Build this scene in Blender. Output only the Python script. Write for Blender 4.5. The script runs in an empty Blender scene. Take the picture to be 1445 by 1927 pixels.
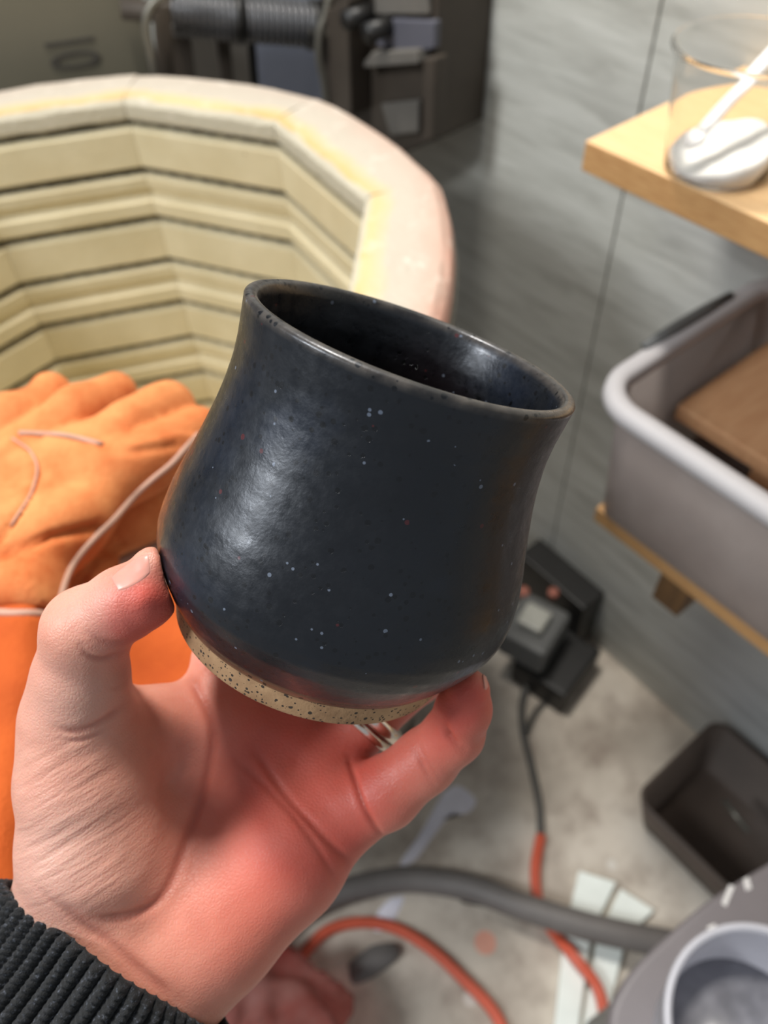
import bpy, bmesh, math, random
import numpy as np
from mathutils import Vector, Matrix
from mathutils.bvhtree import BVHTree

SC = bpy.context.scene
COL = SC.collection
# ------------------------------------------------------------------ camera
F, CX, CY = 1447.0, 722.5, 963.5
EYE = np.array([0.0, 0.0, 1.30])
RW = np.array([[0.7842805, -0.50220538, 0.36427167],      # rows: world x, y, z seen from the camera (right, down, forward)
               [-0.61862602, -0.58858625, 0.52044988],
               [-0.04696743, -0.63352662, -0.77229404]])
cd = bpy.data.cameras.new('camera'); cam = bpy.data.objects.new('camera', cd); COL.objects.link(cam)
cx_, cy_, cz_ = RW @ [1, 0, 0], RW @ [0, -1, 0], RW @ [0, 0, -1]
cam.matrix_world = Matrix(((cx_[0], cy_[0], cz_[0], EYE[0]), (cx_[1], cy_[1], cz_[1], EYE[1]), (cx_[2], cy_[2], cz_[2], EYE[2]), (0, 0, 0, 1)))
cd.sensor_fit = 'VERTICAL'; cd.sensor_height = 9.8; cd.lens = 9.8 * F / 1927
cd.clip_start = 0.01; cd.clip_end = 30
cd.dof.use_dof = True; cd.dof.focus_distance = 0.183; cd.dof.aperture_fstop = 3.0
SC.camera = cam
SC.view_settings.view_transform = 'Standard'; SC.view_settings.look = 'None'; SC.view_settings.gamma = 1.0
SC.view_settings.exposure = 0.0
# ------------------------------------------------------------------ light
wd = bpy.data.worlds.new('world'); SC.world = wd; wd.use_nodes = True
wd.node_tree.nodes['Background'].inputs[0].default_value = (0.86, 0.93, 1.0, 1)
wd.node_tree.nodes['Background'].inputs[1].default_value = 0.36

def area(name, loc, target, size, sizey, power, color):
    l = bpy.data.lights.new(name, 'AREA'); l.shape = 'RECTANGLE'; l.size = size; l.size_y = sizey
    l.energy = power; l.color = color
    o = bpy.data.objects.new(name, l); COL.objects.link(o); o.location = loc
    o.rotation_euler = (Vector(target) - Vector(loc)).to_track_quat('-Z', 'Y').to_euler()
    return o
area('ceiling_lamp', (0.32, 0.78, 2.60), (0.10, 0.20, 1.0), 0.20, 0.26, 34, (1.0, 0.95, 0.88))
area('side_lamp', (-1.40, 0.75, 2.30), (0.1, 0.25, 1.1), 0.40, 0.55, 34, (0.95, 0.98, 1.0))

# ------------------------------------------------------------------ helpers
def lin(c):
    return tuple(((v / 255) / 12.92 if v / 255 <= 0.04045 else ((v / 255 + 0.055) / 1.055) ** 2.4) for v in c) + (1.0,)

def cray(px, py):
    return RW @ np.array([(px - CX) / F, (py - CY) / F, 1.0])
def atz(px, py, z):
    r = cray(px, py); return EYE + r * ((z - EYE[2]) / r[2])
def atx(px, py, x):
    r = cray(px, py); return EYE + r * (x / r[0])
def atplane(px, py, n, d):
    r = cray(px, py); n = np.array(n); return EYE + r * ((d - n @ EYE) / (n @ r))
def c2w(P):
    return np.asarray(P) @ RW.T + EYE
def cp(px, py, z):
    return np.array([(px - CX) / F * z, (py - CY) / F * z, z])

def tag(o, label=None, cat=None, group=None, kind=None):
    if label: o['label'] = label
    if cat: o['category'] = cat
    if group: o['group'] = group
    if kind: o['kind'] = kind
    return o

def empty(name, loc, label, cat, group=None):
    o = bpy.data.objects.new(name, None); COL.objects.link(o); o.location = loc; o.empty_display_size = 0.02
    bpy.context.view_layer.update()
    return tag(o, label, cat, group)

def link(name, me, mats, parent=None, smooth=False):
    o = bpy.data.objects.new(name, me); COL.objects.link(o)
    if not isinstance(mats, (list, tuple)): mats = [mats]
    for m in mats: me.materials.append(m)
    if smooth:
        me.polygons.foreach_set('use_smooth', [True] * len(me.polygons))
    if parent is not None:
        o.parent = parent
        bpy.context.view_layer.update()
        o.matrix_parent_inverse = parent.matrix_world.inverted()
    return o

def mesh_from(V, Fc, name='m'):
    me = bpy.data.meshes.new(name); me.from_pydata([tuple(map(float, v)) for v in V], [], [tuple(map(int, f)) for f in Fc]); me.update(); return me

def obj_vf(name, V, Fc, mats, parent=None, smooth=True, fix=True):
    me = mesh_from(V, Fc, name)
    if fix:
        bm = bmesh.new(); bm.from_mesh(me); bmesh.ops.recalc_face_normals(bm, faces=bm.faces); bm.to_mesh(me); bm.free()
    return link(name, me, mats, parent, smooth)

def bevel(o, w, seg=2):
    m = o.modifiers.new('bevel', 'BEVEL'); m.width = w; m.segments = seg; m.limit_method = 'ANGLE'; m.angle_limit = 0.6
    return o

def box_vf(c, s, M=None):
    V = []
    for x in (-.5, .5):
        for y in (-.5, .5):
            for z in (-.5, .5):
                v = np.array([x * s[0], y * s[1], z * s[2]])
                if M is not None: v = np.asarray(M) @ v
                V.append(v + np.array(c))
    return V, [(0, 1, 3, 2), (4, 6, 7, 5), (0, 4, 5, 1), (2, 3, 7, 6), (0, 2, 6, 4), (1, 5, 7, 3)]

def merge(parts):
    V, Fc = [], []
    for v, f in parts:
        n = len(V); V += list(v); Fc += [tuple(i + n for i in q) for q in f]
    return V, Fc

def rotz(a):
    c, s = math.cos(a), math.sin(a); return np.array([[c, -s, 0], [s, c, 0], [0, 0, 1]])
def frame(zdir, xhint=(1, 0, 0)):
    z = np.array(zdir, float); z /= np.linalg.norm(z); x = np.array(xhint, float); x -= z * (x @ z)
    if np.linalg.norm(x) < 1e-6: x = np.array([0, 1, 0]) - z * z[1]
    x /= np.linalg.norm(x); return np.array([x, np.cross(z, x), z]).T

def smooth_path(pts, n=12):
    P = np.array(pts, float); Q = np.vstack([2 * P[0] - P[1], P, 2 * P[-1] - P[-2]]); out = []
    for i in range(1, len(Q) - 2):
        for t in np.linspace(0, 1, n, endpoint=False):
            a, b, c, d = Q[i - 1:i + 3]
            out.append(.5 * ((2 * b) + (-a + c) * t + (2 * a - 5 * b + 4 * c - d) * t * t + (-a + 3 * b - 3 * c + d) * t ** 3))
    out.append(P[-1]); return np.array(out)

def tube_vf(path, r, seg=16, caps=True, flat=1.0, up=(0, 0, 1)):
    P = np.array(path, float); n = len(P); rr = np.broadcast_to(np.array(r, float), (n,))
    T = np.gradient(P, axis=0); T /= np.linalg.norm(T, axis=1)[:, None] + 1e-12
    V, Fc = [], []
    u = np.array(up, float); u = u - T[0] * (u @ T[0])
    if np.linalg.norm(u) < 1e-4: u = np.array([1, 0, 0]) - T[0] * T[0][0]
    for i in range(n):
        u = u - T[i] * (u @ T[i]); u /= np.linalg.norm(u); w = np.cross(T[i], u)
        for k in range(seg):
            a = 2 * math.pi * k / seg; V.append(P[i] + rr[i] * (math.cos(a) * w + flat * math.sin(a) * u))
    for i in range(n - 1):
        for k in range(seg):
            k2 = (k + 1) % seg; Fc.append((i * seg + k, i * seg + k2, (i + 1) * seg + k2, (i + 1) * seg + k))
    if caps:
        Fc.append(tuple(range(seg - 1, -1, -1))); Fc.append(tuple((n - 1) * seg + k for k in range(seg)))
    return V, Fc

def lathe_vf(prof, M, c, seg=96, closed=False, fn=None):
    """prof: list of (radius, height) along the axis M[:,2] from c"""
    V, Fc = [], []; n = len(prof)
    for j, (r, h) in enumerate(prof):
        for k in range(seg):
            a = 2 * math.pi * k / seg
            rr = r + (fn(a, h, r) if fn else 0)
            V.append(np.array(c) + M @ np.array([rr * math.cos(a), rr * math.sin(a), h]))
    for j in range(n if closed else n - 1):
        j2 = (j + 1) % n
        for k in range(seg):
            k2 = (k + 1) % seg; Fc.append((j * seg + k, j * seg + k2, j2 * seg + k2, j2 * seg + k))
    return V, Fc

# ------------------------------------------------------------------ signed distance modelling
def grid(lo, hi, h):
    ax = [np.arange(lo[i], hi[i] + h, h, dtype=np.float32) for i in range(3)]
    return ax
class Field:
    def __init__(s, lo, hi, h):
        s.lo = np.array(lo, np.float32); s.h = h; s.ax = grid(lo, hi, h)
        s.X, s.Y, s.Z = np.meshgrid(*s.ax, indexing='ij', sparse=True)
        s.shape = tuple(len(a) for a in s.ax)
    def cap(s, a, b, ra, rb, sq=None):
        """tapered capsule; sq = (direction, factor) squashes it along a direction"""
        a = np.array(a, np.float32); b = np.array(b, np.float32); ab = b - a; L = float(ab @ ab) + 1e-12
        x, y, z = s.X - a[0], s.Y - a[1], s.Z - a[2]
        t = np.clip((x * ab[0] + y * ab[1] + z * ab[2]) / L, 0, 1)
        x = x - t * ab[0]; y = y - t * ab[1]; z = z - t * ab[2]
        q = x * x + y * y + z * z
        if sq:
            n = np.array(sq[0], np.float32); n /= np.linalg.norm(n); dn = x * n[0] + y * n[1] + z * n[2]
            q = q + dn * dn * (1 / sq[1] ** 2 - 1)
        return (np.sqrt(q) - (ra + (rb - ra) * t)).astype(np.float32)
def smin(a, b, k):
    h = np.clip(0.5 + 0.5 * (b - a) / k, 0, 1); return b + (a - b) * h - k * h * (1 - h)
def smax(a, b, k): return -smin(-a, -b, k)

def surface_nets(D, lo, h):
    S = D < 0; nx, ny, nz = D.shape
    c = {}
    def sl(a, i): return a[i[0]:nx - 1 + i[0], i[1]:ny - 1 + i[1], i[2]:nz - 1 + i[2]]
    cnt = np.zeros((nx - 1, ny - 1, nz - 1), np.int8)
    for i in np.ndindex(2, 2, 2): cnt += sl(S, i)
    act = (cnt > 0) & (cnt < 8)
    idx = np.argwhere(act); vid = np.full(act.shape, -1, np.int64); vid[tuple(idx.T)] = np.arange(len(idx))
    acc = np.zeros((len(idx), 3)); num = np.zeros(len(idx))
    for ax in range(3):
        for o in np.ndindex(2, 2):
            p = [0, 0, 0]; oth = [q for q in range(3) if q != ax]; p[oth[0]], p[oth[1]] = o
            q = list(p); q[ax] = 1
            a = D[tuple((idx + p).T)]; b = D[tuple((idx + q).T)]
            m = (a < 0) != (b < 0); t = np.where(m, a / np.where(m, a - b, 1), 0)
            v = np.tile(np.array(p, float), (len(idx), 1)); v[:, ax] = t
            acc[m] += v[m]; num[m] += 1
    V = (idx + acc / num[:, None]) * h + lo
    Fs = []
    for ax in range(3):
        oth = [q for q in range(3) if q != ax]
        a = np.take(S, range(D.shape[ax] - 1), axis=ax); b = np.take(S, range(1, D.shape[ax]), axis=ax)
        e = np.argwhere(a != b); e = e[(e[:, oth[0]] > 0) & (e[:, oth[1]] > 0)]
        e = e[(e[:, oth[0]] < D.shape[oth[0]] - 1) & (e[:, oth[1]] < D.shape[oth[1]] - 1)]
        sg = a[tuple(e.T)]
        def cell(d0, d1):
            g = e.copy(); g[:, oth[0]] -= d0; g[:, oth[1]] -= d1; return vid[tuple(g.T)]
        q = np.stack([cell(1, 1), cell(0, 1), cell(0, 0), cell(1, 0)], 1)
        flip = sg if ax != 1 else ~sg
        q[~flip] = q[~flip][:, ::-1]; Fs.append(q)
    return V, np.vstack(Fs)

def vnormals(V, Fq):
    n = np.cross(V[Fq[:, 2]] - V[Fq[:, 0]], V[Fq[:, 3]] - V[Fq[:, 1]]); N = np.zeros_like(V)
    for i in range(4): np.add.at(N, Fq[:, i], n)
    return N / (np.linalg.norm(N, axis=1)[:, None] + 1e-12)
def relax(V, Fq, it, lam=0.5):
    E = np.vstack([Fq[:, [0, 1]], Fq[:, [1, 2]], Fq[:, [2, 3]], Fq[:, [3, 0]]]); E = np.vstack([E, E[:, ::-1]])
    deg = np.bincount(E[:, 0], minlength=len(V))[:, None]
    for i in range(it):
        for l in (lam, -lam * 1.02):
            A = np.stack([np.bincount(E[:, 0], weights=V[E[:, 1], k], minlength=len(V)) for k in range(3)], 1) / deg
            V = V + l * (A - V)
    return V
def subdiv(V, Fq, parent=None):
    bm = bmesh.new(); me = mesh_from(V, Fq); bm.from_mesh(me)
    bmesh.ops.subdivide_edges(bm, edges=bm.edges, cuts=1, use_grid_fill=True, smooth=0)
    bm.verts.ensure_lookup_table(); W = np.array([v.co[:] for v in bm.verts]); Q = np.array([[v.index for v in f.verts] for f in bm.faces])
    bm.free(); bpy.data.meshes.remove(me); return W, Q
def topx(V):
    C = (V - EYE) @ RW; return C[:, :2] / C[:, 2:] * F + [CX, CY]
def polydist(P, line):
    L = np.array(line, float); d = np.full(len(P), 1e9)
    for a, b in zip(L[:-1], L[1:]):
        ab = b - a; t = np.clip(((P - a) @ ab) / (ab @ ab), 0, 1); d = np.minimum(d, np.linalg.norm(P - a - t[:, None] * ab, axis=1))
    return d
def fastmesh(name, V, Fq):
    me = bpy.data.meshes.new(name); me.vertices.add(len(V)); me.vertices.foreach_set('co', np.asarray(V, np.float32).ravel())
    me.loops.add(len(Fq) * 4); me.loops.foreach_set('vertex_index', np.asarray(Fq, np.int32).ravel())
    me.polygons.add(len(Fq)); me.polygons.foreach_set('loop_start', np.arange(0, len(Fq) * 4, 4, dtype=np.int32))
    me.update(calc_edges=True); me.validate(); return me
def attr(me, name, vals):
    a = me.attributes.new(name, 'FLOAT', 'POINT'); a.data.foreach_set('value', np.asarray(vals, np.float32))

# ------------------------------------------------------------------ materials
class NT:
    def __init__(s, name):
        s.m = bpy.data.materials.new(name); s.m.use_nodes = True; s.t = s.m.node_tree; s.b = s.t.nodes['Principled BSDF']; s.c = None
    def n(s, ty, **kw):
        o = s.t.nodes.new(ty)
        for k, v in kw.items():
            if k in o.inputs.keys() if isinstance(k, str) else False: s.set(o, k, v)
            else: setattr(o, k, v)
        return o
    def set(s, o, k, v):
        i = o.inputs[k]
        if isinstance(v, bpy.types.NodeSocket): s.t.links.new(v, i)
        else: i.default_value = v
    def coord(s, scale=(1, 1, 1), rot=(0, 0, 0), kind='Object'):
        if s.c is None: s.c = s.t.nodes.new('ShaderNodeTexCoord')
        mp = s.t.nodes.new('ShaderNodeMapping'); s.t.links.new(s.c.outputs[kind], mp.inputs[0]); mp.inputs['Scale'].default_value = scale; mp.inputs['Rotation'].default_value = rot
        return mp.outputs[0]
    def noise(s, scale, detail=3, rough=.5, v=None, dist=0):
        o = s.t.nodes.new('ShaderNodeTexNoise'); o.inputs['Scale'].default_value = scale; o.inputs['Detail'].default_value = detail
        o.inputs['Roughness'].default_value = rough; o.inputs['Distortion'].default_value = dist
        s.t.links.new(v if v is not None else s.coord(), o.inputs['Vector']); return o.outputs['Fac']
    def vor(s, scale, v=None, feature='F1', out='Distance', rand=1.0):
        o = s.t.nodes.new('ShaderNodeTexVoronoi'); o.feature = feature; o.inputs['Scale'].default_value = scale; o.inputs['Randomness'].default_value = rand
        s.t.links.new(v if v is not None else s.coord(), o.inputs['Vector']); return o.outputs[out]
    def ramp(s, fac, stops, interp='LINEAR'):
        o = s.t.nodes.new('ShaderNodeValToRGB'); o.color_ramp.interpolation = interp; e = o.color_ramp.elements
        while len(e) < len(stops): e.new(.5)
        for q, (p, c) in zip(e, stops): q.position = p; q.color = c if not isinstance(c, (int, float)) else (c, c, c, 1)
        s.t.links.new(fac, o.inputs[0]); return o.outputs[0]
    def mix(s, fac, a, b, mode='MIX'):
        o = s.t.nodes.new('ShaderNodeMix'); o.data_type = 'RGBA'; o.blend_type = mode
        for i, v in ((0, fac), (6, a), (7, b)):
            if isinstance(v, bpy.types.NodeSocket): s.t.links.new(v, o.inputs[i])
            else: o.inputs[i].default_value = v
        return o.outputs[2]
    def math(s, op, a, b=0.0, c=None, clamp=False):
        o = s.t.nodes.new('ShaderNodeMath'); o.operation = op; o.use_clamp = clamp
        for i, v in enumerate((a, b) if c is None else (a, b, c)):
            if isinstance(v, bpy.types.NodeSocket): s.t.links.new(v, o.inputs[i])
            else: o.inputs[i].default_value = v
        return o.outputs[0]
    def at(s, name):
        o = s.t.nodes.new('ShaderNodeAttribute'); o.attribute_name = name; return o.outputs['Fac']
    def bump(s, h, strength=.3, dist=.001, prev=None):
        o = s.t.nodes.new('ShaderNodeBump'); o.inputs['Strength'].default_value = strength; o.inputs['Distance'].default_value = dist
        s.t.links.new(h, o.inputs['Height'])
        if prev is not None: s.t.links.new(prev, o.inputs['Normal'])
        s.t.links.new(o.outputs[0], s.b.inputs['Normal']); return o.outputs[0]
    def done(s, color=None, rough=.6, **kw):
        if color is not None: s.set(s.b, 'Base Color', color)
        s.set(s.b, 'Roughness', rough)
        for k, v in kw.items(): s.set(s.b, k.replace('_', ' '), v)
        return s.m

def plain(name, rgb, rough=.6, var=.12, scale=30, bump=0, **kw):
    t = NT(name); n = t.noise(scale, 4, .6)
    c = lin(rgb); d = tuple(v * (1 - var) for v in c[:3]) + (1,); e = tuple(min(1, v * (1 + var)) for v in c[:3]) + (1,)
    col = t.ramp(n, [(.3, d), (.7, e)])
    if bump: t.bump(n, bump, .002)
    return t.done(col, rough, **kw)

def spots(t, base, color, scale, size, keep=.5, v=None, amt=1.0):
    """scatter small round spots of a colour: only some voronoi cells carry one"""
    vv = v if v is not None else t.coord()
    o = t.t.nodes.new('ShaderNodeTexVoronoi'); o.inputs['Scale'].default_value = scale; t.t.links.new(vv, o.inputs['Vector'])
    sep = t.t.nodes.new('ShaderNodeSeparateColor'); t.t.links.new(o.outputs['Color'], sep.inputs[0])
    sz = t.math('MULTIPLY', sep.outputs[0], size)
    a = t.math('LESS_THAN', o.outputs['Distance'], sz); b = t.math('LESS_THAN', sep.outputs[1], keep)
    m = t.math('MULTIPLY', t.math('MULTIPLY', a, b), amt)
    return t.mix(m, base, color), m

# speckled black-blue glaze
def mat_glaze():
    t = NT('black_blue_glaze')
    n1 = t.noise(28, 4, .6); n2 = t.noise(9, 2, .5)
    col = t.ramp(n1, [(.3, lin((13, 14, 17))), (.55, lin((18, 20, 24))), (.8, lin((25, 31, 43)))])
    red = t.ramp(n2, [(.55, 0.0), (.72, 0.55)])
    col = t.mix(red, col, lin((46, 27, 31)))
    # the glaze breaks brown where it thins out at the foot
    edge = t.ramp(t.at('foot'), [(0.0, 1.0), (.35, .75), (1.0, 0.0)])
    col = t.mix(edge, col, t.ramp(t.noise(120, 3, .6), [(.3, lin((62, 42, 36))), (.7, lin((124, 84, 60)))]))
    lip = t.ramp(t.at('lip'), [(0.0, 0.0), (1.0, .8)])
    col = t.mix(lip, col, t.ramp(t.noise(160, 3, .6), [(.35, lin((38, 35, 33))), (.75, lin((88, 82, 76)))]))
    col, m = spots(t, col, lin((7, 7, 8)), 560, .44, .42)
    col, m2 = spots(t, col, lin((66, 24, 26)), 420, .34, .05)
    col, m3 = spots(t, col, lin((92, 100, 114)), 620, .34, .045)
    fine = t.noise(420, 3, .6); mid = t.noise(75, 3, .5); und = t.noise(22, 2, .5)
    h = t.math('ADD', t.math('MULTIPLY', fine, .30), t.math('MULTIPLY', mid, .55)); h = t.math('ADD', h, t.math('MULTIPLY', und, .5))
    h = t.math('SUBTRACT', h, t.math('MULTIPLY', m, .35))
    pits, pm = spots(t, lin((0, 0, 0)), lin((255, 255, 255)), 260, .22, .10)
    h = t.math('SUBTRACT', h, t.math('MULTIPLY', pm, 1.4))
    t.bump(h, .55, .0006)
    r = t.ramp(t.noise(240, 4, .7), [(.35, .26), (.65, .42)])
    return t.done(col, r, Coat_Weight=.15, Coat_Roughness=.16, Specular_IOR_Level=.48, Specular_Tint=lin((240, 245, 255)))

def mat_clay():
    t = NT('speckled_bare_clay')
    col = t.ramp(t.noise(90, 4, .6), [(.3, lin((146, 112, 80))), (.7, lin((184, 148, 110)))])
    col, m = spots(t, col, lin((48, 40, 34)), 1150, .50, .45)
    col, m2 = spots(t, col, lin((60, 50, 42)), 620, .40, .34)
    t.bump(t.noise(700, 3, .6), .5, .0004)
    return t.done(col, .85)

def mat_skin():
    t = NT('skin')
    n = t.noise(45, 4, .6); n2 = t.noise(160, 3, .6); n3 = t.noise(16, 2, .5)
    col = t.ramp(n, [(.28, lin((194, 128, 108))), (.5, lin((205, 141, 120))), (.72, lin((213, 154, 134)))])
    red = t.math('MULTIPLY', t.at('red'), t.ramp(n3, [(.2, .75), (.8, 1.0)]), clamp=True)
    col = t.mix(red, col, lin((194, 70, 60)))
    pale = t.at('pale'); col = t.mix(pale, col, lin((206, 168, 154)))
    col = t.mix(t.math('MULTIPLY', t.at('crease'), .55, clamp=True), col, lin((160, 66, 52)))
    v = t.coord()
    # skin grain: small cells and finger-print like lines
    cell = t.vor(900, v, 'DISTANCE_TO_EDGE'); cell = t.ramp(cell, [(0, 0.0), (.25, 1.0)])
    h = t.math('ADD', t.math('MULTIPLY', cell, .3), t.math('MULTIPLY', n2, .9))
    # long soft wrinkles over the ball of the thumb
    vv = t.coord(scale=(1, 1, 1), rot=(0, 0, 0)); 
    wr = t.n('ShaderNodeTexNoise'); t.set(wr, 'Scale', 1.0); t.set(wr, 'Detail', 3.0)
    mp = t.n('ShaderNodeMapping'); t.t.links.new(t.c.outputs['Object'], mp.inputs[0])
    d = RW @ np.array([.86, -.50, .0]); n_ = RW @ np.array([.50, .86, 0]); w_ = np.cross(d, n_)
    Mx = Matrix((tuple(d), tuple(n_), tuple(w_))); mp.inputs['Rotation'].default_value = Mx.to_euler('XYZ')
    mp.inputs['Scale'].default_value = (45, 330, 60)
    mp.vector_type = 'POINT'
    mp2 = t.n('ShaderNodeMapping'); mp2.inputs['Rotation'].default_value = Mx.to_euler('XYZ'); t.t.links.new(t.c.outputs['Object'], mp2.inputs[0])
    mp.inputs['Rotation'].default_value = (0, 0, 0); t.t.links.new(mp2.outputs[0], mp.inputs[0]); t.t.links.new(mp.outputs[0], wr.inputs['Vector'])
    h = t.math('ADD', h, t.math('MULTIPLY', t.math('MULTIPLY', wr.outputs['Fac'], t.at('wrinkle')), 5.0))
    t.bump(h, .5, .00035)
    t.b.subsurface_method = 'RANDOM_WALK'
    return t.done(col, .47, Subsurface_Weight=.55, Subsurface_Radius=(1.0, .30, .18), Subsurface_Scale=.004, Specular_IOR_Level=.4)

def mat_knit():
    t = NT('dark_knit_wool')
    uv = t.coord(kind='UV')
    col = t.ramp(t.noise(900, 3, .7), [(.38, lin((8, 9, 10))), (.58, lin((22, 24, 28))), (.74, lin((84, 89, 100)))])
    fz = t.noise(2600, 2, .7); h = t.math('ADD', t.math('MULTIPLY', fz, .6), t.noise(700, 3, .6))
    t.bump(h, .9, .0006)
    return t.done(col, .85, Sheen_Weight=.05, Sheen_Roughness=.4)

def mat_brick(name, a, b, stain=True):
    t = NT(name)
    n = t.noise(14, 5, .6); col = t.ramp(n, [(.3, lin(a)), (.7, lin(b))])
    low = t.noise(2.2, 4, .6, t.coord(scale=(1, 1, 2)))
    col = t.mix(t.ramp(low, [(.5, 0.0), (.8, .3)]), col, lin((208, 178, 124)))
    col, m = spots(t, col, lin((120, 84, 58)), 34, .10, .25)
    t.bump(t.noise(220, 4, .6), .5, .0015)
    return t.done(col, .9)

def mat_rim():
    t = NT('fired_rim_brick')
    r = t.at('across')            # 0 at the inner edge, 1 at the outer edge
    ang = t.at('around')
    n = t.noise(22, 5, .65); n2 = t.noise(7, 3, .6)
    rr = t.math('ADD', r, t.math('MULTIPLY', t.math('SUBTRACT', n, .5), .34))
    base = t.ramp(rr, [(0.0, lin((196, 188, 168))), (.14, lin((212, 188, 138))), (.34, lin((200, 186, 158))), (.40, lin((194, 184, 168))), (1.0, lin((190, 178, 164)))])
    pink = t.math('MULTIPLY', t.ramp(rr, [(.60, 0.0), (1.0, 1.0)]), t.ramp(ang, [(.40, .10), (.8, 1.0)]))
    pink = t.math('MULTIPLY', pink, t.ramp(n2, [(.3, .5), (.7, 1.0)]))
    col = t.mix(pink, base, lin((208, 154, 134)))
    och = t.math('MULTIPLY', t.ramp(rr, [(.0, 0.0), (.08, .9), (.30, 0.0)]), t.ramp(t.noise(11, 4, .7), [(.45, 0.0), (.6, .8)]))
    col = t.mix(och, col, lin((204, 162, 96)))
    col = t.mix(t.ramp(t.noise(40, 4, .7), [(.58, 0.0), (.72, .6)]), col, lin((226, 216, 202)))
    t.bump(t.noise(120, 5, .7), .8, .003)
    return t.done(col, .9)

def mat_suede(name, rgb, rgb2):
    t = NT(name)
    n = t.noise(26, 5, .65); col = t.ramp(n, [(.32, lin(rgb)), (.66, lin(rgb2))])
    t.bump(t.noise(420, 4, .7), .5, .0012)
    return t.done(col, .88, Sheen_Weight=.15, Sheen_Tint=lin((255, 196, 120)), Sheen_Roughness=.5)

def mat_wall():
    t = NT('grey_painted_plywood')
    v = t.coord(scale=(1, 2.2, 16)); n = t.noise(2.6, 6, .65, v, .4); big = t.noise(2.4, 3, .5)
    col = t.ramp(n, [(.25, lin((158, 157, 149))), (.5, lin((188, 188, 180))), (.75, lin((206, 206, 199)))])
    col = t.mix(t.ramp(big, [(.45, 0.0), (.75, .35)]), col, lin((180, 184, 198)))
    col, m = spots(t, col, lin((94, 92, 86)), 7, .06, .35)
    t.bump(n, .5, .002)
    return t.done(col, .55)

def mat_floor():
    t = NT('stained_concrete')
    n = t.noise(3.2, 6, .62); n2 = t.noise(15, 5, .6)
    col = t.ramp(n, [(.3, lin((160, 149, 137))), (.5, lin((200, 190, 176))), (.72, lin((222, 214, 202)))])
    col = t.mix(t.ramp(n2, [(.46, 0.0), (.68, .6)]), col, lin((134, 118, 106)))
    col, m = spots(t, col, lin((214, 138, 114)), 9, .16, .28, amt=.7)
    col, m = spots(t, col, lin((214, 210, 202)), 13, .14, .30, amt=.7)
    t.bump(n2, .3, .002)
    return t.done(col, .7)

def mat_wood(name, a, b, sc=(3, 40, 40), rough=.6):
    t = NT(name); n = t.noise(4, 5, .6, t.coord(scale=sc), .3)
    col = t.ramp(n, [(.25, lin(a)), (.75, lin(b))]); t.bump(n, .15, .001); return t.done(col, rough)

def mat_clear(name, rgb, rough=.05, ior=1.45, trans=1.0):
    t = NT(name); n = t.noise(30, 3, .5)
    return t.done(lin(rgb), t.ramp(n, [(.3, rough * .8), (.7, rough * 1.3)]), Transmission_Weight=trans, IOR=ior)

GLAZE, CLAY, SKIN, KNIT = mat_glaze(), mat_clay(), mat_skin(), mat_knit()
NAIL = plain('nail', (212, 146, 132), .34, .04, 60, Subsurface_Weight=.3, Subsurface_Scale=.002)
SILVER = plain('worn_silver', (235, 225, 212), .22, .06, 400, Metallic=1.0)
BRICK = mat_brick('soft_firebrick', (206, 193, 158), (220, 208, 176))
RIM = mat_rim()
STEEL = plain('dull_steel', (120, 117, 108), .42, .1, 12, Metallic=.7)
PANEL = plain('olive_grey_panel', (104, 99, 84), .5, .06, 6)
DARKPAINT = plain('marking_paint', (66, 62, 56), .6, .1, 20)
SPRING = plain('black_oiled_spring_wire', (96, 96, 98), .38, .15, 40, Metallic=.5)
DARKMET = plain('dark_brown_steel', (74, 66, 58), .5, .15, 14, Metallic=.2)
GREYMET = plain('grey_painted_steel', (112, 108, 102), .5, .1, 14, Metallic=.2)
BLUEGREY = plain('blue_grey_paint', (128, 134, 150), .5, .06, 8)
SLATE = plain('slate_grey_paint', (88, 88, 97), .5, .06, 8)
WIRE_SHADE = plain('oxidised_wire_and_groove_shade', (44, 40, 36), .6, .2, 80)  # wire colour, also darkens the groove backs as shade
LEATHER = mat_suede('orange_suede', (188, 88, 32), (222, 142, 84))
LEATHER2 = mat_suede('deep_orange_suede', (178, 74, 12), (192, 86, 20))
PIPING = plain('pale_welting', (186, 146, 126), .6, .08, 90, .3)
WALL, FLOOR = mat_wall(), mat_floor()
SHELFWOOD = mat_wood('pale_shelf_wood', (226, 182, 132), (240, 202, 152), (30, 4, 30))
RAWEDGE = mat_wood('raw_board_edge', (172, 126, 78), (198, 156, 104), (60, 12, 90))
TUBWOOD = mat_wood('warm_brown_wood', (190, 140, 100), (212, 166, 124), (6, 40, 40))
BRACEWOOD = mat_wood('dark_wood', (96, 70, 42), (128, 94, 56), (40, 40, 6))
CLEAR = mat_clear('clear_plastic', (250, 249, 247), .05, 1.12)
def mat_milky():
    t = NT('milky_plastic'); n = t.noise(12, 4, .6)
    col = t.ramp(n, [(.3, lin((180, 168, 162))), (.7, lin((200, 189, 183)))])
    return t.done(col, .35, Transmission_Weight=.55, IOR=1.2)
MILKY = mat_milky()
MILKRIM = plain('milky_plastic_rim', (176, 173, 174), .6, .04, 20)
WHITE = plain('white_powder', (240, 238, 234), .9, .04, 90, .5)
WHITEPL = plain('white_plastic', (240, 238, 236), .35, .03, 30)
BLACKPL = plain('black_plastic', (24, 23, 22), .45, .2, 30)
GREYPL = plain('grey_plastic', (92, 93, 92), .45, .1, 30)
CORDG = plain('dark_grey_cable', (84, 82, 78), .5, .1, 50)
CORDR = plain('orange_red_cable', (204, 88, 60), .45, .08, 50)
HOSE = plain('grey_hose_rubber', (108, 103, 100), .55, .08, 30)
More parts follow.
